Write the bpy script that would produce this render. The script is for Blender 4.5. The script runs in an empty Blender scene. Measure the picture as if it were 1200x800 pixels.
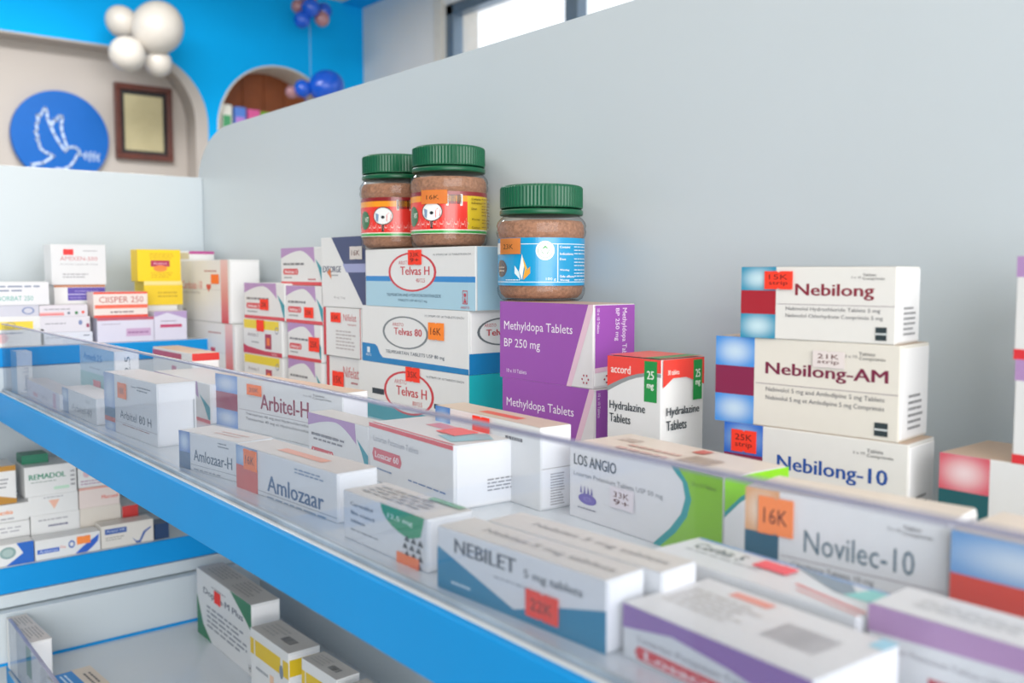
import bpy, bmesh, math, random
from mathutils import Vector, Matrix
from mathutils.geometry import tessellate_polygon

# ------------------------------------------------------------------ camera, world, lights, exposure
ZC = 1.45                                   # eye height above the floor
scene = bpy.context.scene
C = scene.collection
R = math.radians
cam_data = bpy.data.cameras.new('camera')
cam = bpy.data.objects.new('camera', cam_data)
C.objects.link(cam)
cam.location = (0, 0, ZC)
cam.rotation_euler = (R(90 - 4.287), 0, R(-39.08))
cam_data.sensor_width = 36
cam_data.lens = 32.82
cam_data.clip_start = 0.01
cam_data.dof.use_dof = True
cam_data.dof.focus_distance = 0.68
cam_data.dof.aperture_fstop = 8.5
scene.camera = cam

world = bpy.data.worlds.new('world')
scene.world = world
world.use_nodes = True
bg = world.node_tree.nodes['Background']
bg.inputs['Color'].default_value = (0.93, 0.97, 1.0, 1)
bg.inputs['Strength'].default_value = 1.05

def area(name, loc, rot, sx, sy, power, col):
    l = bpy.data.lights.new(name, 'AREA')
    l.shape = 'RECTANGLE'; l.size = sx; l.size_y = sy; l.energy = power; l.color = col
    o = bpy.data.objects.new(name, l); C.objects.link(o)
    o.location = loc; o.rotation_euler = rot
    return o
area('shopfront_daylight', (-0.5, -1.6, 1.85), (R(80), 0, R(-14)), 2.8, 1.6, 46, (1.0, 0.985, 0.96))
area('overhead_fill_light', (-0.6, 1.6, 2.80), (0, 0, 0), 1.2, 1.2, 9, (1.0, 0.94, 0.86))  # added overhead fill, not a fitting known in the room
area('overhead_fill_light', (0.7, 3.3, 2.80), (0, 0, 0), 1.2, 0.6, 34, (0.97, 0.98, 1.0))  # added fill to brighten the grey wall and room's rear, no lamp there

vs = scene.view_settings
vs.view_transform = 'Standard'; vs.look = 'None'; vs.gamma = 1.0; vs.use_curve_mapping = False
vs.exposure = 0.69

# ------------------------------------------------------------------ helpers
def lin(h):
    if not isinstance(h, str): return h
    out = []
    for i in (0, 2, 4):
        c = int(h[i:i+2], 16) / 255
        out.append(c / 12.92 if c <= 0.04045 else ((c + 0.055) / 1.055) ** 2.4)
    return (out[0], out[1], out[2], 1.0)

def nodes_of(name):
    m = bpy.data.materials.new(name); m.use_nodes = True
    nt = m.node_tree
    return m, nt, nt.nodes['Principled BSDF']

def mat(name, col, rough=0.5, metal=0.0, noise=0.04, scale=30, bump=0.0, coat=0.0, spec=0.5):
    m, nt, p = nodes_of(name)
    tc = nt.nodes.new('ShaderNodeTexCoord')
    n = nt.nodes.new('ShaderNodeTexNoise'); n.inputs['Scale'].default_value = scale
    n.inputs['Detail'].default_value = 5
    nt.links.new(tc.outputs['Object'], n.inputs['Vector'])
    r = nt.nodes.new('ShaderNodeValToRGB')
    c = lin(col)
    r.color_ramp.elements[0].position = 0.3; r.color_ramp.elements[1].position = 0.7
    r.color_ramp.elements[0].color = (c[0]*(1-noise), c[1]*(1-noise), c[2]*(1-noise), 1)
    r.color_ramp.elements[1].color = (min(1, c[0]*(1+noise)), min(1, c[1]*(1+noise)), min(1, c[2]*(1+noise)), 1)
    nt.links.new(n.outputs['Fac'], r.inputs['Fac'])
    nt.links.new(r.outputs['Color'], p.inputs['Base Color'])
    p.inputs['Roughness'].default_value = rough
    p.inputs['Metallic'].default_value = metal
    p.inputs['Coat Weight'].default_value = coat
    p.inputs['Coat Roughness'].default_value = 0.15
    p.inputs['Specular IOR Level'].default_value = spec
    if bump:
        b = nt.nodes.new('ShaderNodeBump'); b.inputs['Strength'].default_value = bump
        b.inputs['Distance'].default_value = 0.001
        nt.links.new(n.outputs['Fac'], b.inputs['Height'])
        nt.links.new(b.outputs['Normal'], p.inputs['Normal'])
    return m

def attr_mat(name, rough, coat, scale=180, strength=0.03):
    m, nt, p = nodes_of(name)
    a = nt.nodes.new('ShaderNodeAttribute'); a.attribute_name = 'Col'
    tc = nt.nodes.new('ShaderNodeTexCoord')
    n = nt.nodes.new('ShaderNodeTexNoise'); n.inputs['Scale'].default_value = scale
    n.inputs['Detail'].default_value = 4
    nt.links.new(tc.outputs['Object'], n.inputs['Vector'])
    mr = nt.nodes.new('ShaderNodeMapRange')
    mr.inputs['To Min'].default_value = 1 - strength; mr.inputs['To Max'].default_value = 1.0
    nt.links.new(n.outputs['Fac'], mr.inputs['Value'])
    mx = nt.nodes.new('ShaderNodeVectorMath'); mx.operation = 'SCALE'
    nt.links.new(a.outputs['Color'], mx.inputs[0]); nt.links.new(mr.outputs['Result'], mx.inputs['Scale'])
    nt.links.new(mx.outputs['Vector'], p.inputs['Base Color'])
    p.inputs['Roughness'].default_value = rough
    p.inputs['Coat Weight'].default_value = coat; p.inputs['Coat Roughness'].default_value = 0.2
    return m

def see_through(name, tint, gloss_rough, haze, haze_col):
    """clear plastic sheet: transparent + fresnel reflection + a little surface haze"""
    m = bpy.data.materials.new(name); m.use_nodes = True
    nt = m.node_tree; nt.nodes.clear()
    out = nt.nodes.new('ShaderNodeOutputMaterial')
    tr = nt.nodes.new('ShaderNodeBsdfTransparent'); tr.inputs['Color'].default_value = tint
    gl = nt.nodes.new('ShaderNodeBsdfGlossy'); gl.inputs['Roughness'].default_value = gloss_rough
    gl.inputs['Color'].default_value = (0.45, 0.47, 0.50, 1)
    df = nt.nodes.new('ShaderNodeBsdfDiffuse'); df.inputs['Color'].default_value = haze_col
    fr = nt.nodes.new('ShaderNodeFresnel')
    gm = nt.nodes.new('ShaderNodeNewGeometry')          # thin sheet: both sides reflect like its outer side
    io = nt.nodes.new('ShaderNodeMapRange'); io.inputs['To Min'].default_value = 1.45; io.inputs['To Max'].default_value = 1/1.45
    nt.links.new(gm.outputs['Backfacing'], io.inputs['Value']); nt.links.new(io.outputs['Result'], fr.inputs['IOR'])
    tc = nt.nodes.new('ShaderNodeTexCoord')
    n = nt.nodes.new('ShaderNodeTexNoise'); n.inputs['Scale'].default_value = 6; n.inputs['Detail'].default_value = 6
    nt.links.new(tc.outputs['Object'], n.inputs['Vector'])
    mr = nt.nodes.new('ShaderNodeMapRange'); mr.inputs['To Min'].default_value = haze * 0.6; mr.inputs['To Max'].default_value = haze * 1.4
    nt.links.new(n.outputs['Fac'], mr.inputs['Value'])
    m1 = nt.nodes.new('ShaderNodeMixShader'); m2 = nt.nodes.new('ShaderNodeMixShader')
    nt.links.new(mr.outputs['Result'], m1.inputs['Fac'])
    nt.links.new(tr.outputs[0], m1.inputs[1]); nt.links.new(df.outputs[0], m1.inputs[2])
    nt.links.new(fr.outputs[0], m2.inputs['Fac'])
    nt.links.new(m1.outputs[0], m2.inputs[1]); nt.links.new(gl.outputs[0], m2.inputs[2])
    nt.links.new(m2.outputs[0], out.inputs['Surface'])
    return m

M = {
 'card': attr_mat('printed_card', 0.42, 0.12),
 'paper': attr_mat('sticker_paper', 0.7, 0.0),
 'jar_label': attr_mat('glossy_jar_label', 0.25, 0.3),
 'laminate': mat('white_laminate', 'c9d3da', 0.38, noise=0.02, scale=3, coat=0.1),
 'shelf_white': mat('glossy_white_shelf', 'd4dae0', 0.22, noise=0.02, scale=5, coat=0.3),
 'blue_edge': mat('blue_laminate_edge', '0092dc', 0.5, noise=0.03, scale=9, spec=0.25),
 'clear': see_through('clear_acrylic', (0.93, 0.95, 0.985, 1), 0.03, 0.02, (0.80, 0.84, 0.92, 1)),
 'acrylic_edge': mat('acrylic_cut_edge', '8d8ea8', 0.25, noise=0.1, scale=60),
 'bead': mat('grey_acrylic_bead', '8f9dab', 0.3, noise=0.25, scale=25),
 'pet': see_through('clear_jar_plastic', (0.97, 0.96, 0.95, 1), 0.06, 0.02, (0.8, 0.8, 0.8, 1)),
 'powder': mat('brown_herbal_powder', '9f745b', 0.95, noise=0.30, scale=420, bump=0.5),
 'lid': mat('green_plastic_lid', '06583a', 0.36, noise=0.05, scale=40),
 'wall_blue': mat('bright_blue_wall_paint', '00a9ee', 0.8, noise=0.03, scale=4, bump=0.1, spec=0.15),
 'niche': mat('cream_niche_paint', 'b9b0a8', 0.6, noise=0.02, scale=4),
 'wall_grey': mat('pale_grey_wall_paint', 'e2e1de', 0.7, noise=0.03, scale=3),
 'wall_left': mat('slate_blue_wall_paint', '7d8f9c', 0.7, noise=0.03, scale=3),
 'wood': mat('orange_brown_wood', '8e4a20', 0.45, noise=0.25, scale=7),
 'frame_wood': mat('dark_red_wood', '5a2a1e', 0.35, noise=0.2, scale=20, coat=0.2),
 'mat_black': mat('dark_mount', '2b2a2c', 0.7),
 'cert': mat('cream_certificate_paper', 'bcb18a', 0.7, noise=0.05, scale=14),
 'ink': mat('grey_ink', 'b8ac84', 0.8),
 'logo_blue': mat('logo_blue_acrylic', '005eb2', 0.5, noise=0.02, spec=0.3),
 'logo_line': mat('pale_logo_line', 'c7d8ee', 0.5),
 'balloon_white': mat('white_balloon_rubber', 'c9c2b8', 0.4, noise=0.02, coat=0.2),
 'balloon_blue': mat('blue_balloon_rubber', '0a55c8', 0.25, noise=0.03, coat=0.3),
 'balloon_rose': mat('rose_bronze_balloon_rubber', 'a8787c', 0.25, noise=0.05, coat=0.4),
 'alu': mat('grey_aluminium', '70808e', 0.35, 0.6, noise=0.05),
 'reveal': mat('cream_window_reveal', 'd9d3c8', 0.6),
 'glass': see_through('window_glass', (0.97, 0.98, 1, 1), 0.01, 0.01, (0.9, 0.9, 0.9, 1)),
 'ceiling': mat('warm_white_ceiling', 'e6dccb', 0.8, noise=0.02),
 'floor': mat('pale_floor_tile', 'a9a196', 0.3, noise=0.04, scale=2),
 'string': mat('thin_string', 'b8c8dc', 0.7),
}

def mesh_obj(name, bm, material, parent=None, loc=None, rotz=0):
    me = bpy.data.meshes.new(name)
    bm.to_mesh(me); bm.free()
    for m in (material if isinstance(material, (list, tuple)) else [material]):
        me.materials.append(m)
    o = bpy.data.objects.new(name, me); C.objects.link(o)
    if parent: o.parent = parent
    if loc is not None: o.location = loc
    if rotz: o.rotation_euler = (0, 0, rotz)
    return o

def empty(name, loc, rotz=0):
    o = bpy.data.objects.new(name, None); C.objects.link(o)
    o.location = loc; o.rotation_euler = (0, 0, rotz); o.empty_display_size = 0.02
    return o

def tag(o, label, cat, group=None):
    o['label'] = label; o['category'] = cat
    if group: o['group'] = group
    return o

def structure(o):
    o['kind'] = 'structure'; return o

def bx(bm, x0, y0, z0, x1, y1, z1, bev=0.0, seg=2):
    r = bmesh.ops.create_cube(bm, size=1.0)
    vs_ = r['verts']
    for v in vs_:
        v.co = Vector(((x0+x1)/2 + v.co.x*(x1-x0), (y0+y1)/2 + v.co.y*(y1-y0), (z0+z1)/2 + v.co.z*(z1-z0)))
    if bev:
        es = list({e for v in vs_ for e in v.link_edges})
        bmesh.ops.bevel(bm, geom=es, offset=bev, segments=seg, affect='EDGES', profile=0.5)
    return bm

def box_obj(name, c, material, parent=None, bev=0.001):
    bm = bmesh.new(); bx(bm, *c, bev=bev)
    return mesh_obj(name, bm, material, parent)

def lathe(bm, prof, n=64, cx=0, cy=0, ribs=None):
    """prof: list of (r, z); ribs: (i0, i1, depth, count)"""
    rings = []
    for i, (r, z) in enumerate(prof):
        ring = []
        for k in range(n):
            a = 2*math.pi*k/n
            rr = r
            if ribs and ribs[0] <= i <= ribs[1] and k % 2: rr -= ribs[2]
            ring.append(bm.verts.new((cx + rr*math.cos(a), cy + rr*math.sin(a), z)))
        rings.append(ring)
    fs = []
    for a, b in zip(rings, rings[1:]):
        for k in range(n):
            fs.append(bm.faces.new((a[k], a[(k+1) % n], b[(k+1) % n], b[k])))
    if prof[0][0] > 0: bm.faces.new(list(reversed(rings[0])))
    if prof[-1][0] > 0: bm.faces.new(rings[-1])
    return fs

# ------------------------------------------------------------------ printing: flat coloured shapes a hair above a face
TXT = {}
def text_geo(s, bold=False):
    key = (s, bold)
    if key in TXT: return TXT[key]
    cu = bpy.data.curves.new('t', 'FONT'); cu.body = s; cu.resolution_u = 2
    cu.fill_mode = 'FRONT'
    ob = bpy.data.objects.new('t', cu)
    me = bpy.data.meshes.new_from_object(ob)
    vsx = [(v.co.x, v.co.y) for v in me.vertices]
    fc = [tuple(p.vertices) for p in me.polygons if p.normal.z != 0 or True]
    bpy.data.objects.remove(ob); bpy.data.curves.remove(cu); bpy.data.meshes.remove(me)
    if vsx:
        x0 = min(v[0] for v in vsx); x1 = max(v[0] for v in vsx)
        y0 = min(v[1] for v in vsx); y1 = max(v[1] for v in vsx)
        vsx = [((x-x0)/max(1e-6, x1-x0), (y-y0)/max(1e-6, y1-y0)) for x, y in vsx]
    TXT[key] = (vsx, fc)
    return TXT[key]

class Printer:
    def __init__(self, bm, col_layer, mapper, rnd=None, asp=None):
        self.bm, self.cl, self.map, self.n = bm, col_layer, mapper, 0
        self.rnd = rnd or random.Random(1); self.asp = asp or (lambda f: 1.0)
    def face(self, vs_, cols):
        try: f = self.bm.faces.new(vs_)
        except ValueError: return
        for i, l in enumerate(f.loops): l[self.cl] = cols[i] if isinstance(cols, list) else cols
    def poly(self, face, pts, col):
        self.n += 1
        c = lin(col)
        vv = [self.bm.verts.new(self.map(face, u, v, self.n)) for u, v in pts]
        for t in tessellate_polygon([[Vector((u, v, 0)) for u, v in pts]]):
            a, b, d = [pts[i] for i in t]
            cr = (b[0]-a[0])*(d[1]-a[1]) - (b[1]-a[1])*(d[0]-a[0])
            t = t if cr > 0 else (t[0], t[2], t[1])
            self.face([vv[i] for i in t], c)
    def rect(self, face, u0, v0, u1, v1, col, nu=1, nv=1, fn=None):
        self.n += 1
        g = [[self.bm.verts.new(self.map(face, u0+(u1-u0)*i/nu, v0+(v1-v0)*j/nv, self.n)) for j in range(nv+1)] for i in range(nu+1)]
        for i in range(nu):
            for j in range(nv):
                q = [g[i][j], g[i+1][j], g[i+1][j+1], g[i][j+1]]
                if fn: cols = [fn(i/nu, j/nv), fn((i+1)/nu, j/nv), fn((i+1)/nu, (j+1)/nv), fn(i/nu, (j+1)/nv)]
                else: cols = lin(col)
                self.face(q, cols)
    def text(self, face, s, u0, v0, u1, v1, col, bold=False, rot=False):
        self.n += 1
        vsx, fc = text_geo(s, bold)
        if rot == 'down': pts = [(u0+(u1-u0)*y, v1-(v1-v0)*x) for x, y in vsx]
        elif rot:                                 # reads upwards
            pts = [(u1-(u1-u0)*y, v0+(v1-v0)*x) for x, y in vsx]
        else:
            pts = [(u0+(u1-u0)*x, v0+(v1-v0)*y) for x, y in vsx]
        c = lin(col)
        vv = [self.bm.verts.new(self.map(face, u, v, self.n)) for u, v in pts]
        for f in fc: self.face([vv[i] for i in f], c)
        if bold:
            d = (v1-v0)*0.035/max(1, len(s)) if rot else (u1-u0)*0.10/max(1, len(s))
            a, b = (0, d) if rot else (d, 0)
            self.text(face, s, u0+a, v0+b, u1+a, v1+b, col, False, rot)
    def ell(self, face, cu, cv, ru, rv, col, w=None, n=28):
        if w is None and face == 'J':
            self.n += 1; c = lin(col); rings = []
            for j in range(1, 6):
                q = j/5
                rings.append([self.bm.verts.new(self.map(face, cu+ru*q*math.cos(2*math.pi*k/n), cv+rv*q*math.sin(2*math.pi*k/n), self.n)) for k in range(n)])
            self.face(rings[0], c)
            for a, b in zip(rings, rings[1:]):
                for k in range(n): self.face([a[k], b[k], b[(k+1) % n], a[(k+1) % n]], c)
            return
        if w is None:
            self.poly(face, [(cu+ru*math.cos(2*math.pi*k/n), cv+rv*math.sin(2*math.pi*k/n)) for k in range(n)], col); return
        self.n += 1
        c = lin(col)
        a = []; b = []
        for k in range(n):
            t = 2*math.pi*k/n
            a.append(self.bm.verts.new(self.map(face, cu+ru*math.cos(t), cv+rv*math.sin(t), self.n)))
            b.append(self.bm.verts.new(self.map(face, cu+ru*(1-w)*math.cos(t), cv+rv*(1-w)*math.sin(t), self.n)))
        for k in range(n):
            j = (k+1) % n
            self.face([a[k], a[j], b[j], b[k]], c)
    def run(self, cmds):
        for c in cmds:
            k = c[0]
            if k == 'r': self.rect(c[1], c[2], c[3], c[4], c[5], c[6], *(c[7:9] if len(c) > 7 else ()))
            elif k == 'p': self.poly(c[1], c[2], c[3])
            elif k in 'tT': self.text(*c[1:8], bold=(k == 'T'))
            elif k == 'v': self.text(*c[1:8], rot=True)
            elif k == 'w': self.text(*c[1:8], rot='down')
            elif k == 'g':                          # printed soft round glow in a square
                ce, cc = lin(c[6]), lin(c[7])
                def fn(x, y):
                    t = min(1.0, math.hypot(x-0.5, y-0.5)/0.68); t = t*t*(3-2*t)
                    return tuple(cc[i]*(1-t)+ce[i]*t for i in range(3)) + (1.0,)
                self.rect(c[1], c[2], c[3], c[4], c[5], None, 10, 10, fn)
            elif k == 'h':                          # printed fade, left to right: c[6] -> c[7]
                ce, cc = lin(c[6]), lin(c[7])
                self.rect(c[1], c[2], c[3], c[4], c[5], None, 1, 8, lambda x, y: tuple(ce[i]*(1-y)+cc[i]*y for i in range(3)) + (1.0,))
            elif k == 'e': self.ell(*c[1:7], **({'w': c[7]} if len(c) > 7 else {}))
            elif k == 'l':                          # lines of print too small to read
                f, u0, v0, u1, v1, n, col = c[1:8]
                hgt = (v1-v0)/n
                for i in range(n):
                    y = v1-hgt*(i+0.75); u = u0
                    end = u1-(u1-u0)*self.rnd.uniform(0, 0.3)
                    while u < end:
                        w = (u1-u0)*self.rnd.uniform(0.07, 0.2)
                        self.rect(f, u, y, min(u+w, u1), y+hgt*0.42, col)
                        self.n -= 1
                        u += w + (u1-u0)*0.03
                self.n += 1
            elif k == 'b':                          # bar code
                f, u0, v0, u1, v1, col = c[1:7]
                u = u0
                while u < u1:
                    w = (u1-u0)*self.rnd.choice((0.012, 0.02, 0.035))
                    self.rect(f, u, v0, min(u+w, u1), v1, col); self.n -= 1
                    u += w + (u1-u0)*self.rnd.choice((0.015, 0.03))
                self.n += 1
            elif k == 'heart':
                f, cu, cv, s, sv, col = c[1:7]
                pts = []
                for i in range(20):
                    t = 2*math.pi*i/20
                    pts.append((cu+s*16*math.sin(t)**3/16, cv+sv*(13*math.cos(t)-5*math.cos(2*t)-2*math.cos(3*t)-math.cos(4*t))/16))
                self.poly(f, pts[::-1], col)

WHITE = 'e4e5e6'
ORANGE, RED = 'ff7a2c', 'fb3a22'

def carton_mapper(L, H, D, base=0.00004, step=0.000025):
    def m(face, u, v, n):
        e = base + step*n
        if face == 'F': return Vector((-e, L*(1-u), H*v))
        if face == 'E': return Vector((D*u, -e - 0.0006, H*v))
        if face == 'T': return Vector((D*v, L*(1-u), H+e))
        if face == 'S': return Vector((D*(1-u), L+e, H*v))
    return m

def sticker(parent, L, H, D, face, u0, v0, u1, v1, col=RED, txt='25K', layer=0.0010, ink='5a1b12', label=None):
    bm = bmesh.new(); cl = bm.loops.layers.float_color.new('Col')
    mp = carton_mapper(L, H, D, base=layer, step=0.00006)
    pr = Printer(bm, cl, mp)
    um = (u0+u1)/2; du = (u1-u0)*0.07; dv = (v1-v0)*0.07
    out = [(u0, v0), (um-du, v0), (um, v0+dv), (um+du, v0), (u1, v0), (u1, v1), (um+du, v1), (um, v1-dv), (um-du, v1), (u0, v1)]
    pr.poly(face, out, col)
    # the thickness of the paper
    lo = carton_mapper(L, H, D, base=layer-0.0004, step=0.0)
    top = [mp(face, u, v, 1) for u, v in out]; bot = [lo(face, u, v, 0) for u, v in out]
    tv = [bm.verts.new(p) for p in top]; bv = [bm.verts.new(p) for p in bot]
    for i in range(len(out)):
        j = (i+1) % len(out)
        f = bm.faces.new((bv[i], bv[j], tv[j], tv[i]))
        for l in f.loops: l[cl] = lin(col)
    if txt:
        parts = txt.split('|')
        hh = (v1-v0)*(0.42 if len(parts) == 1 else 0.28)
        for i, s in enumerate(parts):
            vc = (v0+v1)/2 + (0.5*(len(parts)-1)-i)*(v1-v0)*0.36
            pr.text(face, s, u0+(u1-u0)*0.16, vc-hh/2, u1-(u1-u0)*0.16, vc+hh/2, ink)
    o = mesh_obj('price_sticker', bm, M['paper'], parent)
    if label: o['label'] = label
    return o

GROUP = {'u': 'medicine boxes on the upper right shelf', 'l': 'medicine boxes on the upper left shelf',
         'b': 'medicine boxes on the lower shelves'}
def carton(label, x, y, z, yaw, L, H, D, cmds=(), stickers=(), grp='u', body=WHITE, E=None, T=None, flap=True,
           name='medicine_box', rotq=0.0, lean=0.0):
    """origin: bottom corner between front and end face; front faces local -X, end face local -Y"""
    bm = bmesh.new(); cl = bm.loops.layers.float_color.new('Col')
    bx(bm, 0, 0, 0, D, L, H, bev=min(0.0007, H*0.04), seg=2)
    rn = random.Random(label)
    # soft card: the lid bows up a touch, walls belly out a hair
    for f in bm.faces:
        for l in f.loops: l[cl] = lin(body)
    pr = Printer(bm, cl, carton_mapper(L, H, D), rn)
    if T: pr.rect('T', 0.006, 0.01, 0.994, 0.99, T)  # beige lid tones: warm light on the box tops put into the colour
    pr.run(cmds)
    o = mesh_obj(name, bm, M['card'], None, (x, y, z + ZC), R(yaw + rotq))
    tag(o, label, 'box', GROUP.get(grp, grp))
    # tuck-in end flap, seen as a panel of its own with a slot along its edges
    if flap:
        fb = bmesh.new(); fcl = fb.loops.layers.float_color.new('Col')
        bx(fb, D*0.035, -0.0006, H*0.03, D*0.955, 0.0004, H*0.965, bev=0.0002, seg=1)
        for f in fb.faces:
            for l in f.loops: l[fcl] = lin(E or 'f0f0f2')  # default is whiter than the body: side light on the ends, painted in
        mesh_obj('end_flap', fb, M['card'], o)
    elif E:
        pass
    for s in stickers: sticker(o, L, H, D, *s)
    if lean: o.rotation_euler.y = R(lean)
    return o

# ------------------------------------------------------------------ room shell
XW, YW, HC = 2.6195, 4.5, 1.4241 + ZC        # window wall, blue wall, ceiling height
XL = -3.2
bm = bmesh.new(); bx(bm, XL, -3.2, -0.05, XW+0.25, YW+0.3, 0.0); structure(mesh_obj('floor', bm, M['floor']))
bm = bmesh.new(); bx(bm, XL, -3.2, HC, XW+0.25, YW+0.3, HC+0.08); structure(mesh_obj('ceiling', bm, M['ceiling']))

# blue wall with two recessed niches (a curve with holes, filled)
def grow(pts, k=1.012):
    cx = sum(p[0] for p in pts)/len(pts); cz = sum(p[1] for p in pts)/len(pts)
    return [(cx+(a-cx)*k, cz+(b-cz)*k) for a, b in pts]
def plate_with_holes(outer, holes, depth_dir, origin, name, material, thick):
    cu = bpy.data.curves.new('w', 'CURVE'); cu.dimensions = '2D'; cu.fill_mode = 'BOTH'; cu.extrude = thick/2
    for loop in [outer]+holes:
        sp = cu.splines.new('POLY'); sp.points.add(len(loop)-1); sp.use_cyclic_u = True
        for i, (a, b) in enumerate(loop): sp.points[i].co = (a, b, 0, 1)
    ob = bpy.data.objects.new('w', cu); me = bpy.data.meshes.new_from_object(ob)
    bpy.data.objects.remove(ob)
    me.name = name; me.materials.clear(); me.materials.append(material)
    me.transform(depth_dir)
    o = bpy.data.objects.new(name, me); C.objects.link(o); o.location = origin
    return o
def arc(cx, cy, r, a0, a1, n=14, ry=None):
    ry = ry or r
    return [(cx+r*math.cos(R(a0+(a1-a0)*k/n)), cy+ry*math.sin(R(a0+(a1-a0)*k/n))) for k in range(n+1)]
TOP1 = 1.012 + ZC; RT = 1.692
niche1 = [(-1.4, ZC-0.55), (RT, ZC-0.55)] + arc(RT-0.30, TOP1-0.30, 0.30, 0, 90) + arc(-1.1, TOP1-0.30, 0.30, 90, 180)
ACX, AR = 2.135, 0.322
niche2 = [(ACX-AR, ZC+0.25), (ACX+AR, ZC+0.25)] + arc(ACX, 0.712+ZC, AR, 0, 180, 28)
rotx = Matrix.Rotation(R(90), 4, 'X')
w = plate_with_holes([(XL, 0), (XW, 0), (XW, HC), (XL, HC)], [grow(niche1), grow(niche2)], rotx, (0, YW+0.01, 0), 'wall_back', M['wall_blue'], 0.02)
structure(w)
def liner(name, loop, depth, y0, material, parent=None):
    """inside faces of a niche"""
    bm = bmesh.new()
    a = [bm.verts.new((x, y0, z)) for x, z in loop]; b = [bm.verts.new((x, y0+depth, z)) for x, z in loop]
    n = len(loop)
    for i in range(n): bm.faces.new((a[i], a[(i+1) % n], b[(i+1) % n], b[i]))
    ctr = [sum(p[0] for p in loop)/n, sum(p[1] for p in loop)/n]
    c2 = [bm.verts.new((ctr[0]+(x-ctr[0])*1.04, y0, ctr[1]+(z-ctr[1])*1.04)) for x, z in loop]
    d2 = [bm.verts.new((ctr[0]+(x-ctr[0])*1.04, y0+depth, ctr[1]+(z-ctr[1])*1.04)) for x, z in loop]
    for i in range(n): bm.faces.new((c2[(i+1) % n], c2[i], d2[i], d2[(i+1) % n]))
    for i in range(n): bm.faces.new((a[(i+1) % n], a[i], c2[i], c2[(i+1) % n]))
    return mesh_obj(name, bm, material, parent)
n1 = structure(liner('trim_1', niche1, 0.13, YW-0.001, M['niche']))
bm = bmesh.new(); bx(bm, -1.5, YW+0.125, ZC-0.6, RT+0.06, YW+0.16, TOP1+0.06); structure(mesh_obj('wall_niche_back', bm, M['niche']))
n2 = structure(liner('trim_2', niche2, 0.22, YW-0.001, M['reveal']))
# wooden planks at the back of the arched niche
planks = bmesh.new(); bx(planks, ACX-AR-0.04, YW+0.212, ZC+0.2, ACX+AR+0.04, YW+0.225, ZC+1.1)
wb = structure(mesh_obj('wall_arch_back', planks, M['wood']))
npk = 6; pw = (2*AR+0.06)/npk
pm = None
for k in range(npk):
    bm = bmesh.new(); x0 = ACX-AR-0.03+k*pw
    bx(bm, x0+0.0015, YW+0.203, ZC+0.24, x0+pw-0.0015, YW+0.212, ZC+1.06, bev=0.001, seg=1)
    mesh_obj('plank', bm, M['wood'], wb)

# window wall (right) with a long high window
wy0, wy1, wz0, wz1 = 0.6, 3.74, 0.62+ZC, 1.262+ZC
for nm, c in (('wall_right', (XW, -3.2, 0, XW+0.2, YW+0.2, wz0)), ('wall_right', (XW, wy1, wz0, XW+0.2, YW+0.2, HC)),
              ('wall_right', (XW, -3.2, wz0, XW+0.2, wy0, HC)), ('wall_right', (XW, wy0, wz1, XW+0.2, wy1, HC))):
    structure(box_obj(nm, c, M['wall_grey'], bev=0))
win = structure(empty('window_1', (XW+0.05, (wy0+wy1)/2, wz0)))
def wpart(name, c, m):
    o = box_obj(name, c, m, None, bev=0.004); o.parent = win
    o.matrix_parent_inverse = Matrix.Translation(win.location).inverted(); return o
wpart('window_frame', (XW+0.01, wy1-0.06, wz0, XW+0.07, wy1, wz1), M['alu'])
wpart('window_frame', (XW+0.01, wy0, wz0, XW+0.07, wy0+0.06, wz1), M['alu'])
wpart('window_frame', (XW+0.01, wy0, wz1-0.05, XW+0.07, wy1, wz1), M['alu'])
wpart('window_frame', (XW+0.01, wy0, wz0, XW+0.07, wy1, wz0+0.05), M['alu'])
wpart('mullion', (XW+0.012, 2.82, wz0+0.05, XW+0.066, 2.90, wz1-0.05), M['alu'])
wpart('mullion', (XW+0.012, 1.72, wz0+0.05, XW+0.066, 1.80, wz1-0.05), M['alu'])
for a, b in ((wy0+0.06, 1.72), (1.80, 2.82), (2.90, wy1-0.06)):
    wpart('pane', (XW+0.035, a, wz0+0.05, XW+0.041, b, wz1-0.05), M['glass'])
structure(box_obj('trim_3', (XW-0.012, wy1, wz0-0.05, XW, wy1+0.07, wz1+0.04), M['reveal'], bev=0.003))
structure(box_obj('trim_4', (XW+0.075, wy1-0.006, wz0, XW+0.2, wy1, wz1), M['reveal'], bev=0))
# blue band under the ceiling on the window wall
structure(box_obj('trim_5', (XW-0.12, -3.2, HC-0.012, XW, YW, HC), M['wall_blue'], bev=0))
bm = bmesh.new(); bx(bm, XL-0.15, -3.2, 0, XL, YW+0.2, HC); structure(mesh_obj('wall_left', bm, M['wall_left']))

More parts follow.
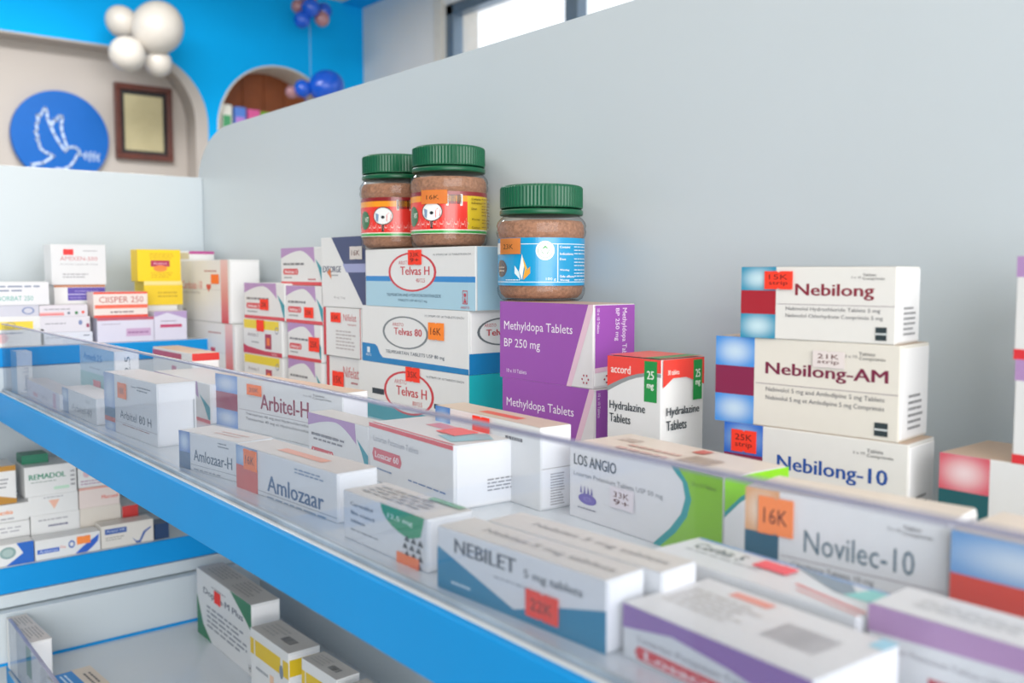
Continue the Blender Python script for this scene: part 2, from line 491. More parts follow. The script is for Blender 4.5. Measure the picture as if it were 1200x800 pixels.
# ------------------------------------------------------------------ shelf units
ZS, ZL = -0.1375, -0.455                     # upper and lower shelf of the right unit (from eye height)
XP, YC = 0.52, 1.361                         # right unit's back panel, left unit's back panel
Y0 = -0.75
unit = tag(empty('shelf_unit', (XP, 0.3, 0)), 'white display shelf unit with blue front edge and tall back panel', 'shelf', 'pharmacy shelf units')
def upart(u, name, bm, m):
    o = mesh_obj(name, bm, m); o.parent = u
    o.matrix_parent_inverse = Matrix.Translation(u.location).inverted(); return o
def ubox(u, name, c, m, bev=0.0012):
    bm = bmesh.new(); bx(bm, *c, bev=bev); return upart(u, name, bm, m)
def panel_prism(u, name, loop, x0, x1, m):
    bm = bmesh.new()
    a = [bm.verts.new((x0, y, z)) for y, z in loop]; b = [bm.verts.new((x1, y, z)) for y, z in loop]
    n = len(loop)
    bm.faces.new(a); bm.faces.new(list(reversed(b)))
    for i in range(n): bm.faces.new((a[i], b[i], b[(i+1) % n], a[(i+1) % n]))
    bmesh.ops.recalc_face_normals(bm, faces=bm.faces)
    return upart(u, name, bm, m)
ZT = 0.2015 + ZC
loop = [(Y0, 0.0), (YC+0.018, 0.0), (YC+0.018, ZT-0.075)] + arc(YC+0.018-0.115, ZT-0.075, 0.115, 0, 90, 12, 0.075) + [(Y0, ZT)]
panel_prism(unit, 'back_panel', loop, XP, XP+0.018, M['laminate'])
YE = 1.198
for z in (ZS, ZL):
    ubox(unit, 'shelf_board', (0.214, Y0, z-0.030+ZC, XP, YE, z+ZC), M['shelf_white'], bev=0.0004)
    ubox(unit, 'edge_strip', (0.2095, Y0, z-0.0315+ZC, 0.2140, YE, z+ZC), M['blue_edge'], bev=0.0008)
# acrylic guards standing on the shelf edge
def guard(x, z, h, y1):
    g = ubox(unit, 'acrylic_guard', (x, Y0, z+ZC+0.0005, x+0.003, y1, z+h+ZC), M['clear'], bev=0)
    e = box_obj('guard_edge', (x-0.0003, Y0, z+h+ZC-0.0006, x+0.0033, y1, z+h+ZC+0.0009), M['acrylic_edge'], None, bev=0.0003)
    e.parent = g
    b = box_obj('guard_bead', (x-0.0022, Y0, z+ZC, x+0.0005, y1, z+ZC+0.003), M['bead'], None, bev=0.0008)
    b.parent = g
guard(0.2190, ZS, 0.0775, YE)
guard(0.2190-0.012, ZL, 0.062, 1.16)
ubox(unit, 'plinth', (0.24, Y0, 0.0, XP, YE-0.02, 0.10), M['laminate'])
ubox(unit, 'shelf_board', (0.20, Y0, 0.62, XP, YE, 0.65), M['shelf_white'])
# its closing side panel under the left unit, with the blue foot strip
ubox(unit, 'side_panel', (-0.6, 1.186, ZL+ZC, XP, 1.200, -0.394+ZC), M['laminate'], bev=0.0008)
ubox(unit, 'foot_strip', (-0.6, 1.183, ZL+ZC, XP, 1.186, ZL+0.003+ZC), M['blue_edge'], bev=0.0004)

left = tag(empty('shelf_unit', (-0.2, YC, 0)), 'white shelf unit at the far end of the shelves, its front turned to us', 'shelf', 'pharmacy shelf units')
ubox(left, 'back_panel', (-1.2, YC, 0.0, XP, YC+0.018, 0.137+ZC), M['laminate'])
ZU, ZM = -0.088, -0.3455
for z in (ZU, ZM):
    ubox(left, 'shelf_board', (-1.2, 1.2045, z-0.022+ZC, XP-0.001, YC, z+ZC), M['shelf_white'])
ubox(left, 'edge_strip', (-1.2, 1.200, ZU-0.022+ZC, XP-0.001, 1.2045, ZU+ZC), M['blue_edge'])
ubox(left, 'edge_strip', (-1.2, 1.200, ZM-0.0305+ZC, XP-0.001, 1.2045, ZM+ZC), M['blue_edge'])
ubox(left, 'riser_panel', (-0.6, 1.200, ZM-0.047+ZC, XP-0.001, 1.2045, ZM-0.0315+ZC), M['laminate'])
ubox(left, 'riser_panel', (-1.2, 1.202, ZS-0.03+ZC, XP-0.001, 1.2085, ZU-0.0225+ZC), M['laminate'])
ubox(left, 'plinth', (-1.2, 1.23, 0.0, XP-0.001, YC, 0.10), M['laminate'])
# ------------------------------------------------------------------ printed designs
def purple_arc(name, sub='Losartan Potassium Tablets', purple='b48fc2', teal='1b95a6', red='d8434c', pill_v=0.36, pill_w=0.34, stripe=True):
    """white face, purple band along the top with a hollow arc beneath, teal wedge right, red pill with the name"""
    c = []
    arcp = [(0, 0.72)] + [(0.82*k/10, 0.72+0.20*math.sin(math.pi*0.5*min(1, k/6.0)) - (0.0 if k < 6 else 0.34*((k-6)/4.0)**1.6)) for k in range(1, 11)]
    c.append(('p', 'F', arcp + [(0.80, 1), (0, 1)], purple))
    c.append(('p', 'F', [(0.83, 0.70), (1, 0.42), (1, 0.10), (0.97, 0.10), (0.90, 0.45)], teal))
    c.append(('l', 'F', 0.06, 0.50, 0.62, 0.64, 1, '77777d'))
    c.append(('p', 'F', [(0.07, pill_v-0.08), (0.07+pill_w, pill_v-0.08), (0.09+pill_w, pill_v), (0.07+pill_w, pill_v+0.08), (0.07, pill_v+0.08), (0.05, pill_v)], red))
    c.append(('T', 'F', name, 0.09, pill_v-0.045, 0.05+pill_w, pill_v+0.045, 'f5eef0'))
    c.append(('l', 'F', 0.08, 0.16, 0.34, 0.24, 1, '8c8c92'))
    if stripe: c.append(('r', 'F', 0, 0, 1, 0.09, red))
    return c

def glow_block(name, subs, edge, centre, bar, colour, w=0.24, split=0.64, nx=(0.33, 0.83), nv=(0.50, 0.70), bar_v=(0.35, 0.67), low=None, bold=False, count='3 x 10'):
    """block of three squares at the left (two soft glows round a plain bar), name, rule, small print"""
    c = [('g', 'F', 0.0, bar_v[1], w, 1, edge, centre), ('g', 'F', 0.0, 0, w, bar_v[0], low or edge, centre),
         ('r', 'F', 0.0, bar_v[0], w, bar_v[1], bar)]
    c.append(('T' if bold else 't', 'F', name, nx[0], nv[0], nx[1], nv[1], colour))
    c.append(('r', 'F', w+0.01, nv[0]-0.075, 0.995, nv[0]-0.068, '9a8f98'))
    y = nv[0]-0.17
    for s in subs:
        c.append(('t', 'F', s, w+0.07, y, min(0.93, w+0.07+0.0165*len(s)), y+0.065, '6f6f76')); y -= 0.095
    if count:
        c.append(('t', 'F', count, 0.73, 0.845, 0.79, 0.875, '6a6a70'))
        c.append(('t', 'F', 'Tablets', 0.80, 0.875, 0.88, 0.91, '4a4a50')); c.append(('t', 'F', 'Comprimés', 0.80, 0.82, 0.93, 0.86, '4a4a50'))
    return c
def micro_mark(u=0.86, v=0.05, s=0.075, sv=0.17):
    return [('r', 'F', u, v, u+s, v+sv, '2e3a3f'), ('r', 'F', u, v+sv*0.42, u+s, v+sv*0.56, 'cfd6d8')]
def end_print(code=True):
    return [('l', 'E', 0.25, 0.1, 0.75, 0.5, 6, '98989c')] if code else []

# ================================================================== upper right shelf, back row, from the left
XB = 0.46
carton('large carton with red side stripe and small heart, upper of the stacked pair', XB, 1.1211, -0.0652, 0, 0.1758, 0.0799, 0.0391,
  [('h','F',0.83,0,0.96,1,'d33a40','e9c4c4'), ('t','F','Cardosac-10',0.05,0.53,0.47,0.66,'d2474d'), ('t','F','Amlodipine Tablets 10mg',0.05,0.44,0.42,0.49,'8b8b90'),
   ('heart','F',0.60,0.56,0.045,0.075,'d0303a'), ('r','F',0.02,0.518,0.83,0.524,'b9b9bd'), ('l','F',0.52,0.80,0.76,0.85,1,'b06064'), ('l','F',0.06,0.10,0.13,0.2,2,'88888c')],
  [('F',0.66,0.62,0.80,0.77,ORANGE,'')])
carton('large carton with red side stripe and small heart, lower of the stacked pair', XB, 1.1098, ZS, 0, 0.1801, 0.0718, 0.0323,
  [('h','F',0.83,0,0.96,1,'d33a40','e9c4c4'), ('t','F','Cardosac-10',0.05,0.50,0.47,0.63,'d2474d'), ('t','F','Amlodipine Tablets 10mg',0.05,0.41,0.42,0.46,'8b8b90'),
   ('heart','F',0.60,0.50,0.045,0.08,'d0303a'), ('r','F',0.02,0.472,0.83,0.478,'b9b9bd'), ('l','F',0.52,0.80,0.76,0.85,1,'b06064')],
  [('F',0.44,0.14,0.56,0.24,RED,'')])
carton('white and purple carton, highest of the small cartons left of the navy carton', 0.47, 0.8966, -0.0150, 0, 0.1007, 0.0412, 0.035,
  purple_arc('Amlosac 5')+[('l','F',0.66,0.12,0.86,0.2,1,'c8505a')], [])
carton('small purple and white carton, red tag beside its pill, topmost of left small stack', XB, 0.9691, -0.0555, 0, 0.1095, 0.0420, 0.040,
  purple_arc('Amlosac 5'), [('F',0.42,0.26,0.62,0.56,RED,'25K')])
carton('purple and white carton directly under the highest small carton, red tag low on it', XB, 0.8788, -0.0560, 0, 0.0861, 0.0405, 0.040,
  purple_arc('Amlosac 5'), [('F',0.52,0.16,0.76,0.44,RED,'25K')])
def yellow_band():
    return [('r','F',0.02,0.72,0.93,0.97,'ecd21c'), ('t','F','Amlodac 5',0.12,0.50,0.40,0.60,'6a5a66'), ('r','F',0.58,0.18,0.74,0.60,'a92a4c'), ('r','F',0.62,0.28,0.70,0.5,'ef7a26'),
            ('l','F',0.22,0.3,0.42,0.38,1,'9a9aa0'), ('p','F',[(0,0),(1,0),(1,0.12),(0.55,0.12),(0.1,0.20),(0,0.26)],'c93348'), ('t','F','Tablets',0.74,0.03,0.88,0.09,'f4dada'), ('e','F',0.88,0.72,0.04,0.10,'8a8ea0',0.3)]
carton('white carton with yellow top band, red base and red tag, above its yellow-banded twin', XB, 0.9775, -0.0975, 0, 0.1062, 0.0418, 0.045, yellow_band(), [('F',0.38,0.66,0.56,0.98,RED,'')])
carton('white carton with yellow top band and no tag, half hidden behind the clear guard', XB, 0.9775, ZS, 0, 0.1062, 0.0398, 0.045, yellow_band())
carton('purple and white carton with a red tag at its right edge, beside the yellow band', XB, 0.8839, -0.0960, 0, 0.0784, 0.0398, 0.045,
  purple_arc('Amlosac 5'), [('F',0.66,0.28,0.96,0.66,RED,'25K')])
carton('purple and white carton half hidden behind the guard, foot of the right small stack', XB, 0.8839, ZS, 0, 0.0784, 0.0413, 0.045, purple_arc('Amlosac 5'))
# navy and white carton
carton('white carton with a dark navy diagonal and small white tag', XB, 0.7905, -0.0362, 0, 0.0905, 0.0706, 0.040,
  [('p','F',[(0.25,1),(1,1),(1,0),(0.97,0)],'34406f'), ('p','F',[(0.50,0.62),(1,0.62),(1,0.50),(0.58,0.50)],'9aa0cc'), ('T','F','EXFORGE',0.04,0.50,0.46,0.59,'3c4668'),
   ('p','F',[(0.14,0.50),(0.22,0.56),(0.24,0.40)],'d8722e'), ('l','F',0.24,0.44,0.42,0.48,1,'99999f'), ('t','F','80 mg / 5 mg',0.30,0.12,0.55,0.155,'88888e')],
  [('F',0.68,0.68,0.94,0.86,'d9d3cf','16K')])
def red_left_bar():
    return [('r','F',0.0,0,0.07,1,'cf2f3a'), ('r','F',0.97,0,0.985,1,'cf2f3a'), ('t','F','Nifelat',0.54,0.74,0.88,0.88,'c4404a'), ('t','F','Nifedipine',0.66,0.64,0.88,0.69,'b0505a'),
            ('l','F',0.34,0.14,0.86,0.56,6,'b9b2b4')]
carton('small square white carton with red left edge and red tag, under the navy carton', XB, 0.8003, -0.0862, 0, 0.0774, 0.0496, 0.040, red_left_bar(), [('F',0.22,0.70,0.48,0.90,RED,'15K')])
carton('white carton with red left edge, half hidden below its square red-edged twin', 0.463, 0.8100, ZS, 0, 0.068, 0.0505, 0.040,
  [('r','F',0.0,0,0.09,1,'cf2f3a'), ('t','F','Nifelat',0.52,0.60,0.98,0.82,'c4404a'), ('l','F',0.75,0.47,0.95,0.55,1,'b0505a')], [('F',0.20,0.36,0.54,0.70,RED,'15K')])

def oval(f, cu, cv, ru, rv, ring, brand, sub, tw=1.0):
    return [('e',f,cu,cv,ru,rv,ring,0.09), ('t',f,'ARISTO',cu-0.55*ru,cv+0.38*rv,cu-0.05*ru,cv+0.58*rv,'c24450'),
            ('T',f,brand,cu-0.48*ru*tw,cv-0.15*rv,cu+0.72*ru*tw,cv+0.28*rv,'c42a38')] + ([('t',f,sub,cu+0.18*ru,cv-0.52*rv,cu+0.55*ru,cv-0.32*rv,'c42a38')] if sub else [])
figure = lambda u, v, s, sv, col: [('r','F',u,v,u+s,v+0.012*1,col), ('r','F',u,v+sv,u+s,v+sv+0.012,col), ('r','F',u,v,u+s*0.08,v+sv,col), ('r','F',u+s*0.92,v,u+s,v+sv,col),
            ('p','F',[(u+s*0.2,v+sv*0.1),(u+s*0.8,v+sv*0.1),(u+s*0.5,v+sv*0.55)],col), ('e','F',u+s*0.5,v+sv*0.7,s*0.22,sv*0.16,col)]
carton('long carton, white above pale blue, with red oval, under the two red-labelled jars', 0.45, 0.6006, -0.0318, 0, 0.1729, 0.0522, 0.062,
  [('r','F',0.004,0.0,1,0.46,'a9cfe2'), ('r','F',0.004,0.44,1,0.53,'2487cf'), ('e','F',0.46,0.60,0.222,0.33,WHITE)] + oval('F',0.46,0.60,0.222,0.33,'d02c3a','Telvas H','40/12.5') +
  [('t','F','10 STRIPS OF 10 TABLETS EACH',0.655,0.865,0.965,0.895,'6a7078'), ('t','F','TELMISARTAN AND HYDROCHLOROTHIAZIDE',0.22,0.185,0.72,0.235,'41607a'), ('t','F','TABLETS USP 40/12.5 mg',0.33,0.09,0.60,0.14,'41607a')] +
  figure(0.90,0.10,0.04,0.20,'c23a48') + [('t','F','ARISTO',0.885,0.03,0.955,0.065,'c23a48'), ('r','E',0.02,0.01,0.98,0.99,'a4cbe0')],
  [('F',0.435,0.72,0.555,0.97,RED,'33K|9+')], E='a4cbe0')
carton('long white carton with grey oval and blue base band, orange tag on its front', 0.45, 0.6101, -0.0845, 0, 0.1711, 0.0525, 0.062,
  [('p','F',[(0,0),(1,0),(1,0.09),(0.5,0.10),(0.22,0.10),(0.19,0.16),(0.165,0.28),(0.14,0.32),(0,0.33)],'0d7fbe')] + oval('F',0.44,0.57,0.22,0.28,'7b8288','Telvas 80','') +
  [('t','F','10 STRIPS OF 10 TABLETS EACH',0.63,0.865,0.965,0.90,'6a7078'), ('t','F','TELMISARTAN TABLETS USP 80 mg',0.25,0.175,0.80,0.25,'34485c'), ('t','F','ARISTO',0.04,0.10,0.10,0.14,'e8f0f6'),
   ('r','F',0.055,0.16,0.085,0.26,'dcebf5')] + [('r','E',0.0,0.0,1,0.33,'0d7fbe'), ('e','E',0.55,0.66,0.42,0.22,'6b7278',0.1), ('t','E','ARISTO',0.25,0.74,0.45,0.79,'c24450'), ('T','E','Telvas 80',0.28,0.60,0.86,0.70,'c42a38')],
  [('F',0.665,0.50,0.80,0.78,'ff8a2a','16K')])
carton('long white carton with red oval and teal end, lowest of the three long cartons', 0.45, 0.6104, ZS, 0, 0.1780, 0.0528, 0.062,
  [('p','F',[(0,0),(1,0),(1,0.18),(0.6,0.24),(0.3,0.30),(0,0.36)],'139aa8'), ('r','F',0.14,0.44,0.26,0.54,'22303c'), ('r','F',0.72,0.38,1.0,0.46,'22303c'), ('e','F',0.49,0.55,0.23,0.37,WHITE)] + oval('F',0.49,0.55,0.23,0.37,'cf3440','Telvas H','80/12.5') +
  [('t','F','10 STRIPS OF 10 TABLETS EACH',0.655,0.865,0.965,0.90,'6a7078'), ('r','E',0,0,0.62,1,'17b4c0'), ('r','E',0.56,0,0.62,1,'22303c'), ('e','E',0.86,0.45,0.22,0.4,'cf3440',0.14)],
  [('F',0.475,0.76,0.60,1.0,RED,'35K')])

def purple_box(v=1):
    c = [('p','F',[(0.0,0.0),(0.76,0.0),(0.93,1.0),(0,1.0)],'9c4fb0'), ('p','F',[(0.72,0.0),(0.775,0.0),(0.995,0.965),(0.90,1.0)],'e3bcd2'),
      ('p','F',[(0.735,0),(1,0),(1,1),(0.985,1.0)],'dfdde0'),
      ('t','F','Methyldopa Tablets',0.05,0.60,0.80,0.745,'f4eef6'), ('t','F','BP 250 mg',0.05,0.375,0.46,0.52,'f4eef6'), ('t','F','10 x 10 Tablets',0.08,0.075,0.31,0.125,'f0e6f4')]
    for k in range(6):
        c.append(('e','F',0.93+0.03*math.cos(k*math.pi/3),0.11+0.05*math.sin(k*math.pi/3),0.007,0.013,'a8344e',))
    c += [('r','E',0.03,0.24,0.97,0.99,'9c4fb0'), ('w','E','Methyldopa Tablets',0.64,0.27,0.78,0.95,'efe4f3'), ('w','E','BP 250 mg',0.48,0.56,0.60,0.95,'efe4f3'),
          ('w','E','10 x 10 Tablets',0.07,0.66,0.13,0.95,'efe4f3'), ('p','E',[(0.03,0.19),(0.97,0.24),(0.97,0.28),(0.03,0.25)],'e3bcd2')]
    for k in range(6):
        c.append(('e','E',0.35+0.10*math.cos(k*math.pi/3),0.11+0.045*math.sin(k*math.pi/3),0.02,0.012,'a8344e'))
    # the slanted divide runs from low left to high right
    return c
def pb2():
    c = [('p','F',[(0,0),(0.74,0),(0.955,1.0),(0,1.0)],'9c4fb0'), ('p','F',[(0.74,0),(0.79,0),(1.0,0.93),(1.0,1.0),(0.955,1.0)],'e6c3d4')]
    return c + [x for x in purple_box()[3:]]
carton('purple carton with white lettering, upper of two, carrying the blue-labelled jar', 0.44, 0.4549, -0.0800, 0, 0.1012, 0.0576, 0.0407, pb2(), body='e2dfe2', T='cfae9c')
carton('purple carton with white lettering, lower of the purple pair under the blue labelled jar', 0.44, 0.4536, ZS, 0, 0.0995, 0.0574, 0.0401, [c for c in pb2()], body='e2dfe2')

carton('upright white carton with red top and two green strength tabs, right of the purple pair', 0.42, 0.3754, ZS, 0.8, 0.0447, 0.0845, 0.0401,
  [('p','F',[(0,0.77)]+[(0.14*k, 0.77+0.13*math.sin(min(1,k/6)*math.pi/2)) for k in range(1,7)]+[(1,0.905),(1,1),(0,1)],'ee4338'),
   ('p','F',[(0,0.73)]+[(0.14*k, 0.73+0.145*math.sin(min(1,k/6)*math.pi/2)) for k in range(1,7)]+[(1,0.875),(1,0.90)]+[(0.14*k, 0.77+0.13*math.sin(min(1,k/6)*math.pi/2)) for k in range(6,0,-1)]+[(0,0.77)],'8f9698'),
   ('T','F','accord',0.07,0.875,0.44,0.935,'f8e9e4'), ('r','F',0.70,0.69,0.93,0.985,'119141'), ('T','F','25',0.75,0.855,0.87,0.915,'eef6ee'), ('T','F','mg',0.75,0.775,0.87,0.82,'eef6ee'),
   ('T','F','Hydralazine',0.05,0.585,0.72,0.665,'24333c'), ('T','F','Tablets',0.05,0.505,0.45,0.57,'24333c'),
   ('p','E',[(0.02,0.80),(0.25,0.865),(0.55,0.865),(0.98,0.80),(0.98,1.0),(0.02,1.0)],'ee4338'), ('r','E',0.72,0.69,0.93,0.985,'119141'), ('T','E','25',0.77,0.855,0.88,0.915,'eef6ee'), ('T','E','mg',0.77,0.785,0.88,0.83,'eef6ee'),
   ('T','E','30 tablets',0.12,0.89,0.38,0.925,'f8e9e4'), ('T','E','Hydralazine',0.10,0.58,0.86,0.655,'24333c'), ('T','E','Tablets',0.10,0.49,0.56,0.56,'24333c'),
   ('r','E',0.10,0.05,0.11,0.32,'b9bcc0'), ('r','T',0,0,1,1,'ee5a48'), ('p','T',[(0.70,0),(0.95,0),(0.95,1),(0.70,1)],'4c8a44')], flap=False)

# three stacked cartons with glowing squares
carton('white carton with teal glow squares and dark red bar, topmost of three', 0.4398, 0.2392, -0.0366, 7, 0.0865, 0.0391, 0.0300,
  glow_block('Nebilong',['Nebivolol Hydrochloride Tablets 5 mg','Nebivolol Chlorhydrate Comprimés 5 mg'],'2a8fb4','c9e4ee','a92230','8c2a3c',w=0.245,nx=(0.375,0.865),nv=(0.56,0.77),bar_v=(0.34,0.67),bold=True)+micro_mark(0.885,0.05,0.065,0.17)+end_print(),
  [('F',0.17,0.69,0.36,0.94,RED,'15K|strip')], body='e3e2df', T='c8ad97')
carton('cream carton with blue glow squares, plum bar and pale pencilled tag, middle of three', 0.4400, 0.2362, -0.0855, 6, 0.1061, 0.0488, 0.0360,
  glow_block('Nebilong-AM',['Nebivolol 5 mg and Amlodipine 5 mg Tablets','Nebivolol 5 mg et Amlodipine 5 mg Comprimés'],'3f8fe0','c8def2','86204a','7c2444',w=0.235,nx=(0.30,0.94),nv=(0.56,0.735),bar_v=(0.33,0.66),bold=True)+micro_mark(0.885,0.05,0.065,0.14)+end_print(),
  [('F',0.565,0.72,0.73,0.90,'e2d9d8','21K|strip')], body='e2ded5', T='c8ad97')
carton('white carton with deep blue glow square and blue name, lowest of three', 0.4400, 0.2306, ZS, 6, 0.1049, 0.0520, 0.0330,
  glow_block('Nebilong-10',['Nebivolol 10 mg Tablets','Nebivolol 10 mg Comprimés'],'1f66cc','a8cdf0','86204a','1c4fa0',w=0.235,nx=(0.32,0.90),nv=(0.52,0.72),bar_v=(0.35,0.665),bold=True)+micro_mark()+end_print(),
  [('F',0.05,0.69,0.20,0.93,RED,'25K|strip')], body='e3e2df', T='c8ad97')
# far right
carton('white carton with rose glow square over dark teal, near the right edge', 0.44, 0.105, ZS, 0, 0.110, 0.0509, 0.050,
  [('g','F',0,0.66,0.215,1,'d8586a','f0d8dc'), ('r','F',0,0.33,0.215,0.66,'155a62'), ('g','F',0,0,0.215,0.33,'d8586a','f0d8dc')], T='c8ad97')
carton('white and purple carton standing on the rose glow carton, lower of its pair', 0.44, 0.086, -0.0866, 0, 0.096, 0.0472, 0.045, [('r','F',0,0.8,0.8,1,'b48fc2'),('r','F',0,0,1,0.09,'e0343c')])
carton('white carton with purple corner and red base stripe, upper pair member, right edge', 0.44, 0.086, -0.0394, 0, 0.097, 0.0462, 0.045, [('r','F',0,0.8,0.8,1,'b48fc2'),('r','F',0,0,1,0.10,'e0343c')])

# ================================================================== upper right shelf, front rows
carton('narrow upright white carton end at the far left behind the guard, lettering running up it', 0.2262, 1.162, ZS, 0, 0.030, 0.0475, 0.016,
  [('r','F',0,0,1,1,'a8cfe8'), ('v','E','Anmeet-2.5',0.40,0.05,0.72,0.62,'4a5c80')], flap=False)
carton('pale blue carton with blue name, lying on the teal carton behind the guard', 0.27, 0.948, -0.105, 0, 0.122, 0.027, 0.024,
  [('r','F',0,0,1,1,'bcd6ea'), ('T','F','Asmeck 2.5',0.12,0.48,0.66,0.74,'3a76b8'), ('l','F',0.3,0.14,0.66,0.26,1,'8aa0b8'), ('v','E','2.5',0.4,0.2,0.62,0.8,'44505e')], T='d0b69c')
carton('teal carton with a small red tag, under the pale blue carton at the far left', 0.27, 0.948, ZS, 0, 0.122, 0.0325, 0.024, [('r','F',0,0,1,1,'8ac4c8')], [('F',0.42,0.42,0.62,0.80,'e8606a','')])
carton('low pale lilac carton lying lengthwise against the guard at the far left', 0.2300, 0.9920, ZS, -2, 0.172, 0.0165, 0.0205,
  [('r','F',0,0,1,1,'d9d4e2'), ('r','F',0.82,0.0,0.90,0.9,'d09ab4'), ('r','F',0.22,0.1,0.36,0.36,'d88a9a'), ('t','F','Esmocor',0.46,0.2,0.68,0.5,'9a98a8')], T='cdbcb2')
carton('small low white carton with blue glow edge, left of the tall orange-tagged carton', 0.2330, 0.8757, ZS, 0, 0.118, 0.0240, 0.026,
  [('g','F',0,0.45,0.2,1,'6f93c8','cfe0f0'), ('r','F',0,0,0.2,0.45,'5b7fae'), ('t','F','Arbitel-40',0.30,0.22,0.88,0.5,'8a9098'), ('l','F',0.7,0.7,0.86,0.84,2,'a8acb2')], T='cdbcb2')
carton('tall white carton with orange tag and bright blank end, behind the guard', 0.2400, 0.7344, ZS, 2.1, 0.1239, 0.0502, 0.0316,
  glow_block('Arbitel 80 H',[],'8aa6d4','cddcee','5a7e9c','4f5a68',w=0.22,nx=(0.32,0.90),nv=(0.28,0.42),bar_v=(0.16,0.40),count='')+[('r','F',0,0.16,0.22,0.24,'cf5a4c'),('l','F',0.36,0.16,0.9,0.2,1,'b08078'),('T','F','H',0.0,0.0,0.001,0.001,'5a7e9c'),('r','E',0.90,0.18,0.94,0.72,'b9bcc0'),
   ('l','F',0.55,0.84,0.66,0.88,1,'777d84'),('l','F',0.66,0.80,0.9,0.9,2,'777d84')],
  [('F',0.30,0.62,0.46,0.88,ORANGE,'18K')], T='cdbcb2')
carton('small white carton with blue-grey left block, touching the red-block orange-tagged carton', 0.2400, 0.5781, ZS, 9, 0.0760, 0.0264, 0.027,
  [('g','F',0,0.45,0.2,1,'5f86c8','cfe0f0'), ('r','F',0,0,0.2,0.45,'4f6f92'), ('T','F','Amlozaar-H',0.26,0.28,0.90,0.58,'596a7c'), ('r','F',0.2,0.16,1,0.175,'9aa0a8'), ('l','F',0.68,0.76,0.86,0.92,2,'868c92'), ('l','F',0.26,0.02,0.8,0.1,1,'9aa0a8'),
   ('l','T',0.4,0.3,0.9,0.7,2,'d8a08a')], T='d4c8be')
carton('low white carton with red block, orange tag and blue name, against the guard', 0.2420, 0.4491, ZS, 3.3, 0.1205, 0.0276, 0.0265,
  [('g','F',0,0.55,0.24,1,'88a8d4','cfe0f0'), ('r','F',0,0,0.24,0.55,'d8503f'), ('T','F','Amlozaar',0.34,0.16,0.88,0.52,'3d6590'), ('r','F',0.24,0.10,1,0.115,'9aa0a8'), ('l','F',0.62,0.74,0.92,0.88,2,'6c86a8'), ('l','F',0.34,0.0,0.9,0.07,1,'8aa0b8'),
   ('r','T',0.30,0.35,0.74,0.62,'e8946e')],
  [('F',0.10,0.50,0.24,0.96,ORANGE,'16K')], T='d4c8be')
carton('wide white carton with blue and crimson left block and an orange tag', 0.3400, 0.6210, ZS, 5.6, 0.1996, 0.0461, 0.0235,
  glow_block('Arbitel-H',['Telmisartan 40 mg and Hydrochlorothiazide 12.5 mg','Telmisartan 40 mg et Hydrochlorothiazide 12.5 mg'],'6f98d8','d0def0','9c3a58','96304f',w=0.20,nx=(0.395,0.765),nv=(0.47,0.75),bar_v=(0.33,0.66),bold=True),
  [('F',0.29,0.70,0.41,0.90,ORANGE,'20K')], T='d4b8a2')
carton('purple and white carton with small red pill, overlapping the wide crimson-block carton\'s end', 0.3145, 0.5400, ZS, 0, 0.0866, 0.0340, 0.0200,
  purple_arc('Losacar-H', pill_v=0.20, pill_w=0.36, stripe=False)+[('l','F',0.10,0.42,0.66,0.62,2,'8a8a92')], T='d8cfc6')
carton('white and purple carton half hidden between the tall orange-tagged carton and the crimson-block carton', 0.315, 0.8194, ZS, 0, 0.150, 0.0361, 0.05, purple_arc('Losacar', pill_w=0.25), T='d8cfc6')
p = carton('white carton with crimson end stripe lying behind the left front boxes below the heart cartons', 0.36, 0.985, ZS, 0, 0.125, 0.050, 0.030,
  [('r','F',0.0,0.80,0.75,0.95,'b84a62'), ('r','F',0.5,0.5,0.62,0.66,'c0587c'), ('r','E',0,0.84,1,1,'e03a34')], T='d4b8a2')
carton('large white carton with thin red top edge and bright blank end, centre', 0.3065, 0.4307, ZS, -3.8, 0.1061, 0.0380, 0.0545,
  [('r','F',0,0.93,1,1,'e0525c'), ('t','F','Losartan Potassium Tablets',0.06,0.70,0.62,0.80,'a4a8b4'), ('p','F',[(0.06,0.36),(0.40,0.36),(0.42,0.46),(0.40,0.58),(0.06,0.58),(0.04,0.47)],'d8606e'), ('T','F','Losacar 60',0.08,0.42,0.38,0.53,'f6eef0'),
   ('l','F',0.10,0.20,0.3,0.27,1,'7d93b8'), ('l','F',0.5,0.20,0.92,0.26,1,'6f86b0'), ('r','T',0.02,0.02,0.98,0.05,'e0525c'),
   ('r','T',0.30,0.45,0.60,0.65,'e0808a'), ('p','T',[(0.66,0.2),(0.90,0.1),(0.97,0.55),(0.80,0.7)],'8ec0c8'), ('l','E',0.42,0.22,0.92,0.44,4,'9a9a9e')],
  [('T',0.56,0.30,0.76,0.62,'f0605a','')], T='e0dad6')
carton('white carton with beige lid and a red strip on top, behind the large red-pill carton', 0.345, 0.3990, ZS, -2.8, 0.1140, 0.0485, 0.0228,
  [('g','F',0,0.5,0.16,1,'3f7fc8','a8c8e8'), ('r','T',0.36,0.3,0.72,0.62,'e2603c'), ('l','F',0.7,0.75,0.85,0.85,1,'68686e'), ('r','E',0.02,0.50,0.98,0.508,'9a9a9e'), ('l','E',0.3,0.05,0.75,0.45,12,'8e8e94')],
  [('F',0.40,0.66,0.56,0.98,RED,'')], T='d2bfac')
